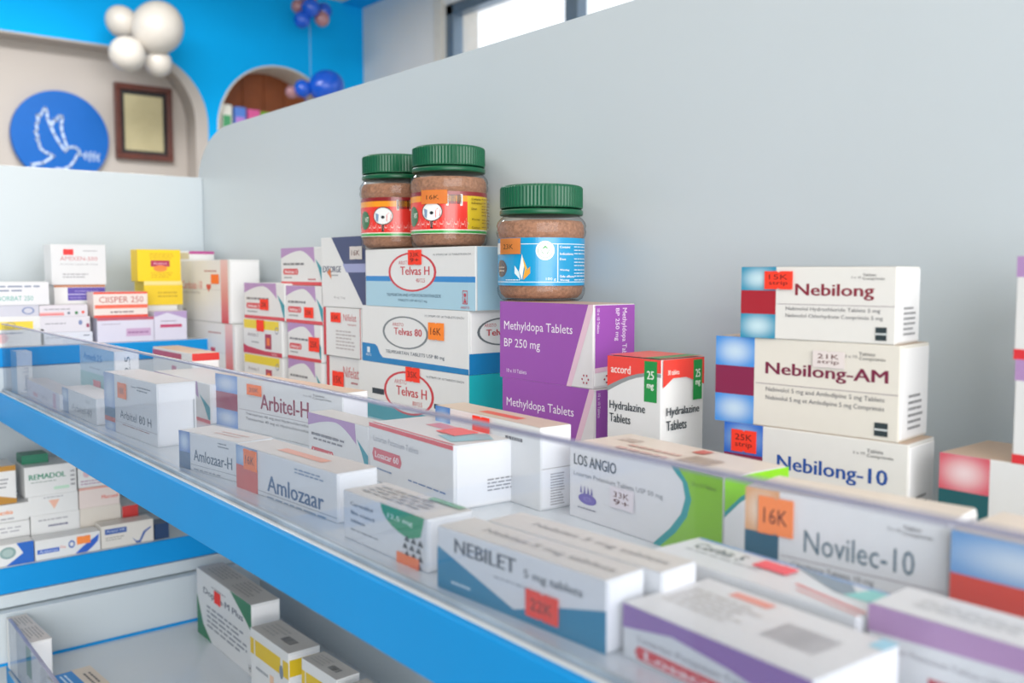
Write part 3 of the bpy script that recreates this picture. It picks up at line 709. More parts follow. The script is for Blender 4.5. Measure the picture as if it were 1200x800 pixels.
carton('white carton with green quarter circle and black chequered print, against the guard', 0.2330, 0.3480, ZS, 0.4, 0.0770, 0.0250, 0.0262,
  [('p','F',[(0.48,1.0)]+[(0.48+0.46*(1-math.cos(k*math.pi/20)), 1.0-0.52*math.sin(k*math.pi/20)) for k in range(1,9)]+[(0.93,0.62),(0.97,1.0)],'159a63'),
   ('T','F','12.5 mg',0.56,0.74,0.84,0.86,'d8efe2'), ('T','F','Carvedilol',0.10,0.74,0.38,0.82,'6e7682'), ('T','F','film coated',0.10,0.56,0.40,0.64,'6e7682'), ('T','F','tablets',0.10,0.40,0.28,0.47,'6e7682'), ('l','F',0.1,0.22,0.5,0.28,1,'8e949c')]
  + [('p','F',[(0.735+0.075*i+0.02*(j%2),0.02+0.145*j),(0.795+0.075*i+0.02*(j%2),0.02+0.145*j),(0.765+0.075*i+0.02*(j%2),0.14+0.145*j)],'3a3c40') for i in range(3) for j in range(4)]
  + [('l','T',0.1,0.2,0.9,0.8,4,'b4b0ac'), ('r','T',0.6,0.8,0.95,0.97,'7fb08a')],
  [('F',0.68,0.0,0.92,0.20,ORANGE,'')], T='dcd6d0')
neb = [('p','F',[(0,0),(1,0),(1,0.59),(0.76,0.40),(0.50,0.12),(0,0.68)],'0083aa'), ('T','F','NEBILET',0.12,0.66,0.51,0.88,'454d58'), ('T','F','5 mg tablets',0.56,0.62,0.88,0.78,'5d646c'),
       ('l','F',0.38,0.48,0.62,0.54,1,'9aa0a8'), ('l','F',0.10,0.12,0.24,0.22,1,'cfe4ee'), ('t','T','Nebilet 5 mg tablets',0.20,0.35,0.95,0.62,'8d8a86')]
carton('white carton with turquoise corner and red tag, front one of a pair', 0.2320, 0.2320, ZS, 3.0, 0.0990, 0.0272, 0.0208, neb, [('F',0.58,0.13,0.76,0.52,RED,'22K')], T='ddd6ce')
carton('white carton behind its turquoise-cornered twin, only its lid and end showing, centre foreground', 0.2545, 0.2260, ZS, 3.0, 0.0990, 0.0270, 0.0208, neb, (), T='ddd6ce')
losa = [('p','F',[(0.66,0),(1,0),(1,1),(0.70,1)]+[], '8cc820'),
        ('p','F',[(0.60,0),(0.655,0.0),(0.72,0.22),(0.79,0.42),(0.815,0.66),(0.79,0.85),(0.72,0.985),(0.69,0.985),(0.765,0.82),(0.78,0.66),(0.755,0.46),(0.69,0.25)],'1a9ba0')]
gpoly = [(0.62,0),(1,0),(1,1.0),(0.73,1.0),(0.79,0.85),(0.812,0.66),(0.79,0.44),(0.72,0.22)]
tpoly = [(0.595,0),(0.64,0),(0.735,0.22),(0.80,0.44),(0.825,0.66),(0.80,0.85),(0.745,1.0),(0.70,1.0),(0.772,0.84),(0.79,0.66),(0.765,0.46),(0.70,0.25)]
lp = [('p','F',gpoly,'86c31e'), ('p','F',tpoly,'1a9ba0'), ('T','F','LOS ANGIO',0.035,0.72,0.345,0.865,'4a525c'), ('t','F','Losartan Potassium Tablets USP 50 mg',0.035,0.555,0.655,0.635,'8a909a'),
      ('e','F',0.14,0.29,0.068,0.072,'6a5ab0'), ('e','F',0.14,0.29,0.03,0.028,'8a7cc4',0.3)] + [('p','F',[(0.085+0.027*k,0.36),(0.10+0.027*k,0.36),(0.0925+0.027*k,0.47)],'5f52a8') for k in range(4)] + \
     [('l','F',0.07,0.145,0.21,0.18,1,'6a6a80'), ('t','F','10 x 10 Tablets',0.83,0.83,0.965,0.88,'5a7a1e'),
      ('r','E',0.0,0.0,1,1,'f2f2f4'), ('p','E',[(0,0.62),(0.25,0.76),(0.6,0.84),(1,0.86),(1,1),(0,1)],'8ad41a'), ('p','E',[(0,0.56),(0.25,0.70),(0.6,0.78),(1,0.80),(1,0.86),(0.6,0.84),(0.25,0.76),(0,0.62)],'1a9ba0'),
      ('T','T','LOS ANGIO',0.10,0.55,0.22,0.75,'b8a49e'), ('l','T',0.24,0.15,0.62,0.55,2,'cfa8a0'), ('r','T',0.55,0.7,0.62,0.9,'d06a60'), ('b','T',0.62,0.25,0.80,0.60,'b09c90')]
carton('large white carton with lime green right side, teal curve and violet emblem', 0.3455, 0.2699, ZS, -3.8, 0.1135, 0.0419, 0.0459, lp,
  [('F',0.315,0.30,0.47,0.56,'e8dfe6','33K|9+')], T='ddd2ca', body='e4e4e8')
carton('white carton with peach and petrol-blue left block and orange tag, right foreground', 0.3350, 0.1590, ZS, 6.6, 0.0838, 0.0462, 0.0286,
  glow_block('Novilec-10',['Cilnidipine Tablets 10 mg','Comprimés de Cilnidipine 10 mg'],'e0a878','f4e2cc','2a6078','54707e',w=0.19,nx=(0.325,0.855),nv=(0.50,0.705),bar_v=(0.26,0.60),low='d89a78'),
  [('F',0.08,0.60,0.27,0.94,'ff8f4e','16K')], T='dad0c6')
carton('white carton with sky blue glow over a vermilion block, at the right edge', 0.330, 0.036, ZS, 0, 0.120, 0.0452, 0.040,
  [('g','F',0,0.66,0.42,1,'6ea2d8','cfe0ee'), ('r','F',0,0.24,0.42,0.66,'dc4430'), ('g','F',0,0,0.42,0.24,'6ea2d8','cfe0ee')], T='dad0c6')
# flat cartons in the right foreground
carton('flat white carton with pink tag and mint green corner on its lid', 0.2820, 0.1640, ZS, -2.0, 0.0960, 0.0220, 0.0300,
  [('r','T',0.02,0.93,0.98,0.97,'4a8ad0'), ('r','T',0.02,0.985,0.98,1.0,'5a9ad8'), ('T','T','Corbis 5',0.08,0.56,0.34,0.80,'47505a'), ('l','T',0.08,0.40,0.5,0.50,1,'a4a8ae'), ('p','T',[(0.52,0.98),(0.80,0.90),(0.92,0.50),(0.80,0.52)],'8a98a4'),
   ('p','T',[(0.84,0.50),(1.0,0.50),(1.0,0.93),(0.88,0.93)],'8fd8d2'), ('p','T',[(0.66,0.36),(1.0,0.14),(1.0,0.20),(0.66,0.42)],'e8807a'), ('p','T',[(0.70,0.20),(1.0,0.02),(1.0,0.07),(0.70,0.25)],'e8a49e')],
  [('T',0.42,0.52,0.58,0.80,'f8626a','')], T='e3e4e6')
carton('flat white and purple carton with barcode on its lid, nearest the camera', 0.2320, 0.1480, ZS, -3.0, 0.0800, 0.0197, 0.0445,
  [('p','F',[(0,1.0),(1,1.0),(1,0.80),(0.9,0.40),(0.6,0.62),(0.3,0.74),(0,0.55)],'9a74b4'), ('t','F','Losartan Potassium Tablets USP',0.10,0.40,0.88,0.52,'8c8c96'), ('p','F',[(0.10,0.08),(0.62,0.08),(0.64,0.2),(0.62,0.32),(0.10,0.32),(0.08,0.2)],'dc4048'), ('T','F','Losacar',0.14,0.12,0.58,0.28,'f6e8ea'),
   ('r','T',0.22,0.80,0.44,0.92,'f0a090'), ('l','T',0.06,0.30,0.50,0.74,6,'c4beba'), ('b','T',0.60,0.34,0.86,0.70,'b2aeb0'), ('r','T',0.93,0.80,1.0,1.0,'a8dcec')], T='e4e2e2')
carton('flat white carton with mauve upper edge and orange tag, lower right corner', 0.2840, 0.0560, ZS, 0, 0.1050, 0.0275, 0.0250,
  [('p','F',[(0,1.0),(1,1.0),(1,0.78),(0,0.66)],'b890bc'), ('t','F','Losartan Potassium Tablets USP 100mg',0.03,0.46,0.50,0.56,'a4a0a8'), ('r','F',0.20,0.16,0.36,0.32,'c04050'), ('l','T',0.1,0.3,0.5,0.7,3,'b8b8ba')],
  [('F',0.50,0.24,0.66,0.70,'ff8040','')], T='e4e2e2')

# ================================================================== upper left shelf (fronts face us): position = left front corner
def lbox(label, x, y, z, L, H, D, cmds=(), st=(), **k):
    # rotated so the front looks towards us; origin sits at the right end of the front
    return carton(label, x+L, y, z, 0, L, H, D, cmds, st, rotq=90, flap=False, **k)

lu = dict(grp='l')
lbox('white carton with faint green lettering, topmost of its stack at the left edge', 0.150, 1.216, -0.0397, 0.1247, 0.0275, 0.06,
  [('t','F','NORBAT 250',0.55,0.20,0.86,0.40,'3aa89c'), ('l','F',0.3,0.55,0.92,0.9,2,'8a94ac')], body='dfe0e6', **lu)
lbox('thin lilac-white carton with a blue swirl, second in the stack at the left edge', 0.150, 1.218, -0.0528, 0.113, 0.0131, 0.06, [('r','F',0,0,1,1,'c9cad8'), ('e','F',0.90,0.5,0.06,0.34,'7d8cb8',0.3)], **lu)
lbox('white carton with a yellow lower band, third in the stack at the left edge', 0.150, 1.216, -0.0680, 0.114, 0.0152, 0.06, [('r','F',0,0,0.93,0.62,'f0d43a'), ('e','F',0.72,0.3,0.05,0.3,'b8a860',0.3)], **lu)
lbox('white carton with a faint pink disc, foot of the leftmost upper stack', 0.150, 1.216, ZU, 0.118, 0.0200, 0.06, [('e','F',0.62,0.5,0.05,0.3,'e0b4b8'), ('l','F',0.4,0.7,0.8,0.9,1,'9aa4b4')], **lu)
lbox('plain white carton hidden under the violet-labelled carton on the far shelf', 0.2805, 1.252, ZU, 0.0585, 0.0465, 0.06, **lu)
lbox('white carton with a violet label panel, under the tall white carton on the far shelf', 0.2880, 1.250, -0.0415, 0.0600, 0.0250, 0.06,
  [('r','F',0.26,0.22,1,0.86,'5a48a8'), ('r','F',0.26,0.50,1,0.54,'cfcae8'), ('l','F',0.4,0.62,0.9,0.74,1,'9c90d0'), ('l','F',0.3,0.3,0.8,0.42,1,'9c90d0'), ('r','F',0,0.88,1,1,'c9845e')], T='b87a58', **lu)
lbox('tall white carton with red lettering and small red tag, far left corner', 0.2850, 1.246, -0.0165, 0.0640, 0.0500, 0.036,
  [('t','F','AMIXEN-500',0.16,0.60,0.84,0.70,'c8787c'), ('t','F','Amoxicillin Capsules BP 500mg',0.16,0.48,0.84,0.53,'8c8c94'), ('l','F',0.20,0.16,0.66,0.30,2,'a0a0a8'), ('l','F',0.58,0.82,0.84,0.87,1,'a0a0a8')],
  [('F',0.22,0.74,0.40,0.88,'fa3c3c','')], body='dcdee2', **lu)
lbox('white carton with a red stripe and three coloured dots on the far shelf', 0.2634, 1.216, -0.0543, 0.0540, 0.0140, 0.032,
  [('h','F',0,0.12,0.5,0.4,'e04444','e8c8cc'), ('l','F',0.1,0.55,0.7,0.75,1,'9494a0'), ('e','F',0.60,0.3,0.03,0.12,'6a7a90'), ('e','F',0.76,0.3,0.035,0.14,'2f7a44'), ('e','F',0.90,0.35,0.035,0.13,'e05a50')], body='dcd8e2', **lu)
lbox('white carton with small blue and crimson dots, under the three-dot carton', 0.2634, 1.216, -0.0734, 0.0565, 0.0191, 0.032,
  [('l','F',0.1,0.5,0.6,0.65,1,'9494a0'), ('e','F',0.80,0.6,0.04,0.16,'7d8cb8'), ('e','F',0.95,0.4,0.035,0.14,'9c4a68')], body='dcdae4', **lu)
lbox('plain white carton at the foot of the low stack on the far shelf', 0.2634, 1.216, ZU, 0.0590, 0.0146, 0.032, [('l','F',0.82,0.6,0.94,0.8,1,'44506a'), ('l','F',0.1,0.5,0.5,0.7,1,'a4a4b0')], body='dadeea', **lu)
lbox('red and white banded carton, bold red name across its front, on the lilac carton', 0.3240, 1.214, -0.0572, 0.0650, 0.0318, 0.030,
  [('r','F',0,0.92,1,1,'e8503c'), ('t','F','CIISPER 250',0.10,0.58,0.92,0.82,'b85048'), ('r','F',0.02,0.36,1,0.50,'ec6a52'), ('r','F',0,0,1,0.10,'e04434'), ('l','F',0.30,0.16,0.78,0.28,1,'77606a')], body='e8dcd8', **lu)
lbox('pale lilac carton with a mauve label, under the red and white banded carton', 0.3274, 1.214, ZU, 0.0686, 0.0308, 0.030,
  [('r','F',0,0.88,1,1,'b85a72'), ('r','F',0.5,0.22,0.94,0.54,'c8a8cc'), ('l','F',0.53,0.30,0.9,0.46,1,'9a6a9c'), ('l','F',0.08,0.7,0.4,0.78,1,'a49ab0')], body='d9d8ea', **lu)
lbox('pale lilac carton with a crimson bar, beside the heart cartons', 0.3965, 1.214, ZU, 0.0420, 0.0370, 0.030,
  [('p','F',[(0,0.80),(0.4,0.95),(1,0.72),(1,1),(0,1)],'b09ac8'), ('r','F',0.18,0.44,0.84,0.54,'c03a6a'), ('l','F',0.2,0.62,0.7,0.7,1,'9c94a8')], body='d9d8ea', **lu)
lbox('white carton partly hidden under the lower yellow carton on the far shelf', 0.3850, 1.250, ZU, 0.0545, 0.0440, 0.05, [('l','F',0.1,0.85,0.3,0.93,1,'5a5a60')], **lu)
lbox('low yellow carton under the upright yellow carton on the far shelf', 0.3960, 1.248, -0.0440, 0.0500, 0.0312, 0.040, [('r','F',0,0,1,1,'e8c824'), ('r','F',0,0.84,1,1,'e8d890'), ('l','F',0.35,0.3,0.9,0.6,2,'c09c20')], body='e6cc30', **lu)
lbox('upright yellow carton with a crimson lozenge and round orange sticker, on the far shelf', 0.3890, 1.250, -0.0128, 0.0560, 0.0415, 0.028,
  [('r','F',0.0,0,1,1,'f2cf10'), ('r','F',0.30,0.46,0.74,0.66,'b02a50'), ('t','F','Action',0.36,0.52,0.68,0.61,'e8b8cc'), ('l','F',0.28,0.70,0.84,0.90,3,'d0a418'), ('l','F',0.3,0.1,0.8,0.30,3,'d0a418'), ('e','F',0.52,0.40,0.16,0.10,'ff8c3c')], body='f2cf10', **lu)
lbox('plain carton stack support in the far corner behind the heart cartons', 0.4520, 1.290, ZU, 0.055, 0.1050, 0.05, **lu)
lbox('small white and magenta carton peeping over the heart cartons in the far corner', 0.4520, 1.290, 0.0170, 0.055, 0.0110, 0.05, [('r','F',0.35,0.65,1,1,'b83a8c'), ('r','F',0,0,0.35,0.8,'c8bc98')], **lu)

# ================================================================== lower left shelf (fronts face us)
lb = dict(grp='b')
lbox('cream carton with golden brown top and foot bands, left edge of lower shelf', 0.150, 1.242, -0.2790, 0.0862, 0.0462, 0.05,
  [('r','F',0,0.86,1,1,'b8842c'), ('p','F',[(0.2,0),(1,0),(1,0.12),(0.8,0.22),(0.5,0.20)],'b8842c'), ('l','F',0.7,0.4,0.92,0.7,3,'8a8a92')], **lb)
lbox('white carton with orange lettering, directly under the golden brown banded carton', 0.150, 1.240, -0.3011, 0.0985, 0.0215, 0.055, [('T','F','Mucobia',0.62,0.45,0.82,0.7,'e8823c'), ('l','F',0.5,0.1,0.9,0.3,1,'a4a4ac')], **lb)
lbox('plain white carton, lowest of the stack under the golden brown banded carton', 0.150, 1.240, ZM, 0.0990, 0.0440, 0.055, [('r','F',0,0.55,1,0.57,'c4c4c8'), ('l','F',0.2,0.7,0.9,0.9,2,'b4b4bc')], **lb)
lbox('white carton with bold green name, top of the second stack on the lower shelf', 0.2450, 1.240, -0.2745, 0.0590, 0.0370, 0.055,
  [('T','F','REMADOL',0.08,0.56,0.78,0.74,'2a8a6c'), ('l','F',0.12,0.44,0.6,0.5,1,'8a9a94'), ('r','F',0.55,0.16,0.85,0.26,'bfe0cc'), ('l','F',0.88,0.2,0.97,0.8,4,'8a8a92')], **lb)
lbox('short dark green carton resting on the bold green lettered carton on the lower shelf', 0.2470, 1.262, -0.2375, 0.0300, 0.0110, 0.03, [('r','F',0,0,1,1,'1c7a5c')], body='1c7a5c', **lb)
lbox('white carton with a small orange triangle, middle of the second stack on the lower shelf', 0.2480, 1.240, -0.2985, 0.0570, 0.0240, 0.055, [('p','F',[(0.40,0.72),(0.62,0.72),(0.51,0.24)],'eebaa4'), ('l','F',0.3,0.82,0.8,0.92,1,'a4a4ac')], **lb)
lbox('white carton with a short navy line of print, under the orange triangle carton', 0.2500, 1.240, ZM, 0.0560, 0.0470, 0.055, [('l','F',0.15,0.82,0.8,0.9,1,'a4a4ac'), ('l','F',0.35,0.64,0.75,0.75,1,'4a4a78')], **lb)
lbox('pale carton with a mauve flower border, partly hidden by the blue shelf edge', 0.3065, 1.244, -0.2727, 0.0330, 0.0290, 0.05, [('l','F',0.1,0.1,0.95,0.35,2,'b08aa8'), ('e','F',0.3,0.6,0.12,0.16,'d8b8c0')], **lb)
lbox('pale rose carton with red lettering beside the second stack on the lower shelf', 0.3065, 1.242, -0.2988, 0.0490, 0.0261, 0.05, [('T','F','Mucosol',0.55,0.36,0.95,0.54,'e06450'), ('r','F',0,0.9,1,1,'e0a498')], body='e6d8d4', **lb)
lbox('cream carton under the pale rose carton on the lower shelf', 0.3065, 1.242, ZM, 0.0500, 0.0467, 0.05, [], body='dfd8cf', **lb)
lbox('small red carton at the right end of the back row on the lower shelf', 0.3580, 1.242, ZM, 0.0200, 0.0420, 0.05, [('r','F',0,0,1,1,'cf3b3a'), ('r','F',0,0.3,1,0.5,'e8a0a0')], **lb)
lbox('white carton with blue right side, round grey seal and red tag', 0.130, 1.209, ZM, 0.1160, 0.0255, 0.027,
  [('p','F',[(0.74,0),(1,0),(1,1),(0.84,1),(0.90,0.5)],'1e66c4'), ('e','F',0.76,0.6,0.075,0.28,'8ba8a8'), ('e','F',0.76,0.6,0.05,0.18,'a9c0be'), ('t','F','Acetazone',0.45,0.62,0.64,0.74,'4a78c0')],
  [('F',0.44,0.05,0.62,0.36,'f03c32','')], **lb)
lbox('white carton with blue lettering, blue runner shape and orange sticker, lower shelf', 0.2474, 1.209, ZM, 0.0740, 0.0240, 0.027,
  [('r','F',0.03,0.30,0.36,0.52,'2d62c4'), ('t','F','Arthonac',0.06,0.34,0.34,0.48,'e4ecf8'), ('t','F','Plus',0.38,0.42,0.46,0.56,'e07a6a'), ('e','F',0.55,0.55,0.05,0.2,'3c68b8',0.4), ('p','F',[(0.60,0.02),(0.72,0.34),(0.98,0.86),(0.96,0.5),(0.86,0.2),(0.78,0.02)],'2a62c8')],
  [('F',0.63,0.48,0.84,0.88,'ff9048','')], **lb)
lbox('cream carton with a navy label and navy tick, front row of the lower shelf', 0.3225, 1.209, ZM, 0.0640, 0.0285, 0.027,
  [('r','F',0.07,0.60,0.48,0.84,'3a5fa8'), ('t','F','Acepar MR',0.10,0.66,0.45,0.78,'d8e2f2'), ('p','F',[(0.58,0.30),(0.66,0.12),(0.72,0.12),(0.80,0.5),(0.95,0.68),(0.95,0.62),(0.84,0.44),(0.74,0.02),(0.66,0.02)],'3a5fa8'), ('l','F',0.08,0.3,0.5,0.5,2,'a8a49c')], body='e2ddd6', **lb)
lbox('small dark navy carton at the end of the front row of the lower shelf', 0.3880, 1.209, ZM, 0.0180, 0.0200, 0.027, [('r','F',0,0,1,1,'22406a')], body='22406a', **lb)

# ================================================================== lower right shelf
carton('large white carton with green corners and red heart tag, below the blue edge', 0.4150, 0.9733, ZL, -0.9, 0.1729, 0.0836, 0.0342,
  [('p','F',[(0.64,1),(1,1),(1,0.62),(0.90,0.74)],'1f7a50'), ('p','F',[(0,0),(0.28,0),(0.12,0.20),(0.02,0.55),(0,0.6)],'1f7a50'), ('T','F','Dopvin-M Plus',0.14,0.66,0.86,0.78,'4a5468'), ('l','F',0.2,0.20,0.92,0.56,5,'8a909a'), ('l','F',0.3,0.84,0.62,0.88,1,'a0a0a8'),
   ('t','F','HI',0.95,0.06,0.99,0.16,'3a3a40'), ('l','T',0.1,0.2,0.45,0.9,5,'a09c98'), ('l','T',0.55,0.2,0.85,0.9,5,'a09c98')],
  [('F',0.36,0.66,0.47,0.84,'f83a34','')], grp='b', T='c9c2bc')
def amber():
    return [('r','F',0.0,0.62,0.10,0.86,'e4c11c'), ('r','F',0.13,0.62,0.80,0.86,'e4c11c'), ('r','F',0.86,0.62,1.0,0.86,'e4c11c'), ('e','F',0.82,0.66,0.05,0.10,'7d8a98'), ('r','E',0.02,0.66,0.98,0.9,'e4c11c'),
            ('l','F',0.15,0.40,0.5,0.5,1,'9aa0a8'), ('r','F',0.52,0.36,0.62,0.5,'f0c8a8'), ('b','T',0.55,0.3,0.8,0.6,'6a6a6a'), ('l','T',0.1,0.2,0.5,0.8,4,'b4b0ac')]
carton('white carton with yellow band and barcode on its lid, beside the green-cornered carton', 0.4000, 0.8489, ZL, 0.2, 0.0919, 0.0723, 0.0354, amber(), grp='b', T='c9c2bc')
carton('white yellow-banded carton cut by the bottom edge of the picture', 0.4000, 0.7491, ZL, 1.9, 0.0662, 0.0800, 0.0250, amber(), grp='b', T='c9c2bc')
carton('white carton with a mauve corner, tucked under the blue edge at the bottom', 0.4000, 0.6600, ZL, 1.4, 0.0750, 0.0800, 0.0260, [('p','F',[(0,1),(1,1),(1,0.7),(0.3,0.8)],'b07ab8')], grp='b', T='c9c2bc')
carton('narrow white carton with green trim standing behind the lower clear guard at bottom left', 0.2130, 1.0800, ZL, 3.0, 0.0980, 0.0585, 0.0214,
  [('r','F',0.8,0.3,1,0.9,'2a8a5c'), ('l','E',0.4,0.05,0.7,0.5,10,'9a9a9e'), ('l','T',0.08,0.1,0.4,0.9,5,'9a948e'), ('l','T',0.5,0.1,0.92,0.9,5,'9a948e')], grp='b', T='cfc6be')
carton('beige-topped carton with a blue label on its lid, at the bottom left corner', 0.2290, 0.9700, ZL, 4.0, 0.0900, 0.0250, 0.0450,
  [('r','T',0.02,0.05,0.5,0.55,'2a7cc0'), ('l','T',0.1,0.2,0.45,0.4,2,'cfe0f0'), ('l','T',0.2,0.66,0.6,0.9,2,'5a544e')], grp='b', T='cdbfae')

# ================================================================== jars
def jar_mapper(Rj, z0, z1, face_ang, off=0.0):
    def m(face, u, v, n):                     # u in degrees right of the direction that faces us, v 0..1
        a = R(face_ang + u); r = Rj + off + 0.000022*n
        return Vector((r*math.cos(a), r*math.sin(a), z0+(z1-z0)*v))
    return m

def red_label():
    c = [('r','J',-125,0.0,28,1.0,'e8372e',40,1), ('r','J',28,0.0,125,1.0,'d8b91e',26,1), ('r','J',-125,0.90,125,1.0,'8a1f24',60,1), ('r','J',-125,0.76,28,0.90,'f09a22',40,1),
         ('r','J',-125,0.0,125,0.085,'f2f0e2',60,1), ('r','J',-125,0.015,125,0.075,'2fa046',60,1), ('r','J',-125,0.085,125,0.10,'f2f0e2',60,1),
         ('e','J',-26,0.52,17,0.235,'5a4a44'), ('e','J',-26,0.52,15.5,0.21,'eceff0'), ('p','J',[(-20,0.38),(-13,0.42),(-12,0.56),(-17,0.60),(-20,0.54)],'e04638'), ('p','J',[(-38,0.40),(-34,0.36),(-33,0.56),(-39,0.60)],'7c98b8'), ('e','J',-26,0.49,3,0.04,'2a2c30'),
         ('r','J',-28,0.12,-24,0.29,'3a3430'), ('e','J',-64,0.42,13,0.24,'1f6a38'), ('T','J','HT',-62,0.38,-54,0.50,'f0f4e6'), ('r','J',-4,0.66,20,0.93,'f2f0ea')]
    rr = random.Random(5); u = -3.0
    while u < 18.5:
        w = rr.choice((0.6, 0.9, 1.4)); c.append(('r','J',u,0.70,u+w,0.92,'1c1c1e')); u += w + rr.choice((0.6, 1.0))
    # heart-beat line
    u = -52; x = [(-52,0.22)]
    while u < 22:
        for du, dv in ((3,0.22),(1.0,0.30),(1.2,0.16),(1.2,0.36),(1.4,0.14),(1.2,0.27),(1.0,0.22)):
            u += du; x.append((u, dv))
    for (a, b), (a2, b2) in zip(x, x[1:]):
        c.append(('p','J',[(a,b-0.012),(a2,b2-0.012),(a2,b2+0.012),(a,b+0.012)],'f6c8c0'))
    for k, (w, y) in enumerate((('Contains:',0.80),('Indications:',0.71),('Dose:',0.57),('Warning:',0.31),('Caution:',0.12))):
        c.append(('T','J',w,33,y,33+min(len(w)*1.9,20),y+0.055,'5a4a10'))
    for y in (0.81,0.72,0.64,0.57,0.50,0.42,0.31,0.24,0.14): c.append(('l','J',52,y,84,y+0.05,1,'8a6a1a'))
    return c
def blue_label():
    c = [('r','J',-125,0.0,125,1.0,'1296cc',70,1), ('r','J',-56,0.86,125,0.875,'dcecf4',50,1), ('r','J',-125,0.07,125,0.085,'dcecf4',60,1), ('r','J',21,0.07,22,0.86,'e6f2f8',1,1),
         ('e','J',5,0.73,12,0.20,'e8eef0'), ('e','J',5,0.73,9.5,0.155,'6a9c88',0.08), ('p','J',[(-1,0.75),(11,0.75),(8,0.66),(2,0.66)],'2f8a5a'), ('p','J',[(1,0.77),(5,0.84),(9,0.77)],'3c9c50'),
         ('t','J','100 g',6,0.10,19,0.17,'e6f2f8'), ('e','J',-63,0.36,13,0.18,'4a3a36'), ('l','J',-71,0.28,-56,0.42,2,'c8b8a8'),
         ('p','J',[(-25,0.12),(-29,0.30),(-25,0.66),(-22,0.42)],'f2f2ea'), ('p','J',[(-24,0.12),(-21,0.34),(-24,0.60),(-18,0.36)],'e8b23c'), ('p','J',[(-27,0.12),(-36,0.26),(-36,0.42),(-29,0.28)],'dcecf0'), ('p','J',[(-23,0.12),(-14,0.26),(-14,0.40),(-21,0.28)],'e0a23c'),
         ('l','J',-52,0.10,-28,0.145,1,'dcecf4'), ('r','J',-80,0.66,-60,0.90,'e8eef0',3,1)]
    for w, y in (('Contains:',0.78),('Indications:',0.64),('Dose:',0.53),('Warning:',0.30),('Side effects:',0.17),('Warning:',0.09)):
        c.append(('T','J',w,24,y,24+len(w)*1.75,y+0.05,'f0f6fa'))
    for y in (0.79,0.72,0.65,0.54,0.47,0.40,0.31,0.24,0.18,0.10): c.append(('l','J',46,y,84,y+0.045,1,'cfe4ee'))
    return c
def jar(x, y, z, label, cmds, face_ang, stick, tilt=0):
    Rj = 0.0345
    t = tag(empty('powder_jar', (x, y, z + ZC)), label, 'jar', 'jars of brown powder')
    prof = [(0.0, 0.0012), (0.026, 0.0012), (0.029, 0.0), (0.0318, 0.0015), (0.0335, 0.005), (0.0340, 0.0095), (0.0333, 0.0115), (0.0333, 0.0480), (0.0342, 0.0498), (0.0348, 0.0525), (0.0340, 0.0550),
            (0.0346, 0.0572), (0.0338, 0.0600), (0.0316, 0.0628), (0.0292, 0.0645), (0.0290, 0.0700)]
    bm = bmesh.new(); fs = lathe(bm, prof, 64)
    for f in bm.faces: f.smooth = True
    body = mesh_obj('jar_body', bm, M['pet'], t)
    ip = [(0.0, 0.0022), (0.028, 0.0022), (0.0312, 0.0055), (0.0325, 0.0110), (0.0325, 0.0480), (0.0333, 0.0520), (0.0328, 0.0572), (0.0310, 0.0605), (0.020, 0.0615), (0.0, 0.0620)]
    bm = bmesh.new(); lathe(bm, ip, 48)
    for f in bm.faces: f.smooth = True
    mesh_obj('powder_fill', bm, M['powder'], t)
    lp_ = [(0.0305, 0.0700), (0.0318, 0.0705), (0.0320, 0.0716), (0.0320, 0.0855), (0.0312, 0.0868), (0.0295, 0.0875), (0.0288, 0.0868), (0.0, 0.0866)]
    bm = bmesh.new(); lathe(bm, lp_, 144, ribs=(2, 3, 0.0005))
    mesh_obj('lid', bm, M['lid'], t)
    bm = bmesh.new(); lathe(bm, [(0.0300, 0.0650), (0.0318, 0.0652), (0.0322, 0.0660), (0.0322, 0.0684), (0.0314, 0.0692), (0.0300, 0.0692)], 64)
    for f in bm.faces: f.smooth = True
    mesh_obj('tamper_ring', bm, M['lid'], t)
    bm = bmesh.new(); cl = bm.loops.layers.float_color.new('Col')
    pr = Printer(bm, cl, jar_mapper(Rj-0.001, 0.0118, 0.0475, face_ang, 0.0001), random.Random(3))
    pr.run(cmds)
    mesh_obj('label', bm, M['jar_label'], t)
    bm = bmesh.new(); cl = bm.loops.layers.float_color.new('Col')
    pr = Printer(bm, cl, jar_mapper(Rj-0.001, 0.0118, 0.0475, face_ang, 0.0016), random.Random(3))
    if stick:
        u0, v0, u1, v1, txt = stick
        pr.rect('J', u0, v0, u1, v1, 'ffa352', 8, 1)
        pr.text('J', txt, u0+(u1-u0)*0.22, v0+(v1-v0)*0.32, u1-(u1-u0)*0.3, v0+(v1-v0)*0.62, '4a3020')
        bmesh.ops.solidify(bm, geom=bm.faces[:], thickness=0.0001)
        mesh_obj('price_sticker', bm, M['paper'], t)
    else: bm.free()
    t.rotation_euler = (0, R(-tilt*0.6), 0) if tilt else (0, 0, 0)
    return t
def towards(x, y): return math.degrees(math.atan2(-y, -x))
JA = (0.479, 0.7640); JB = (0.4805, 0.6800); JD = (0.4755, 0.5496)
ZJ = -0.0318+0.0522
jar(JA[0], JA[1], ZJ, 'powder jar with red label and no sticker, on the left of its twin', red_label(), towards(*JA)+4, None)
jar(JB[0], JB[1], ZJ, 'powder jar with green lid, red and yellow label and an orange price sticker', red_label(), towards(*JB), (-42, 0.70, -2, 1.03, '16K'))
jar(JD[0], JD[1], -0.0224, 'powder jar with green lid and blue label, standing alone on the purple carton', blue_label(), towards(*JD), (-62, 0.66, -26, 0.99, '23K'))

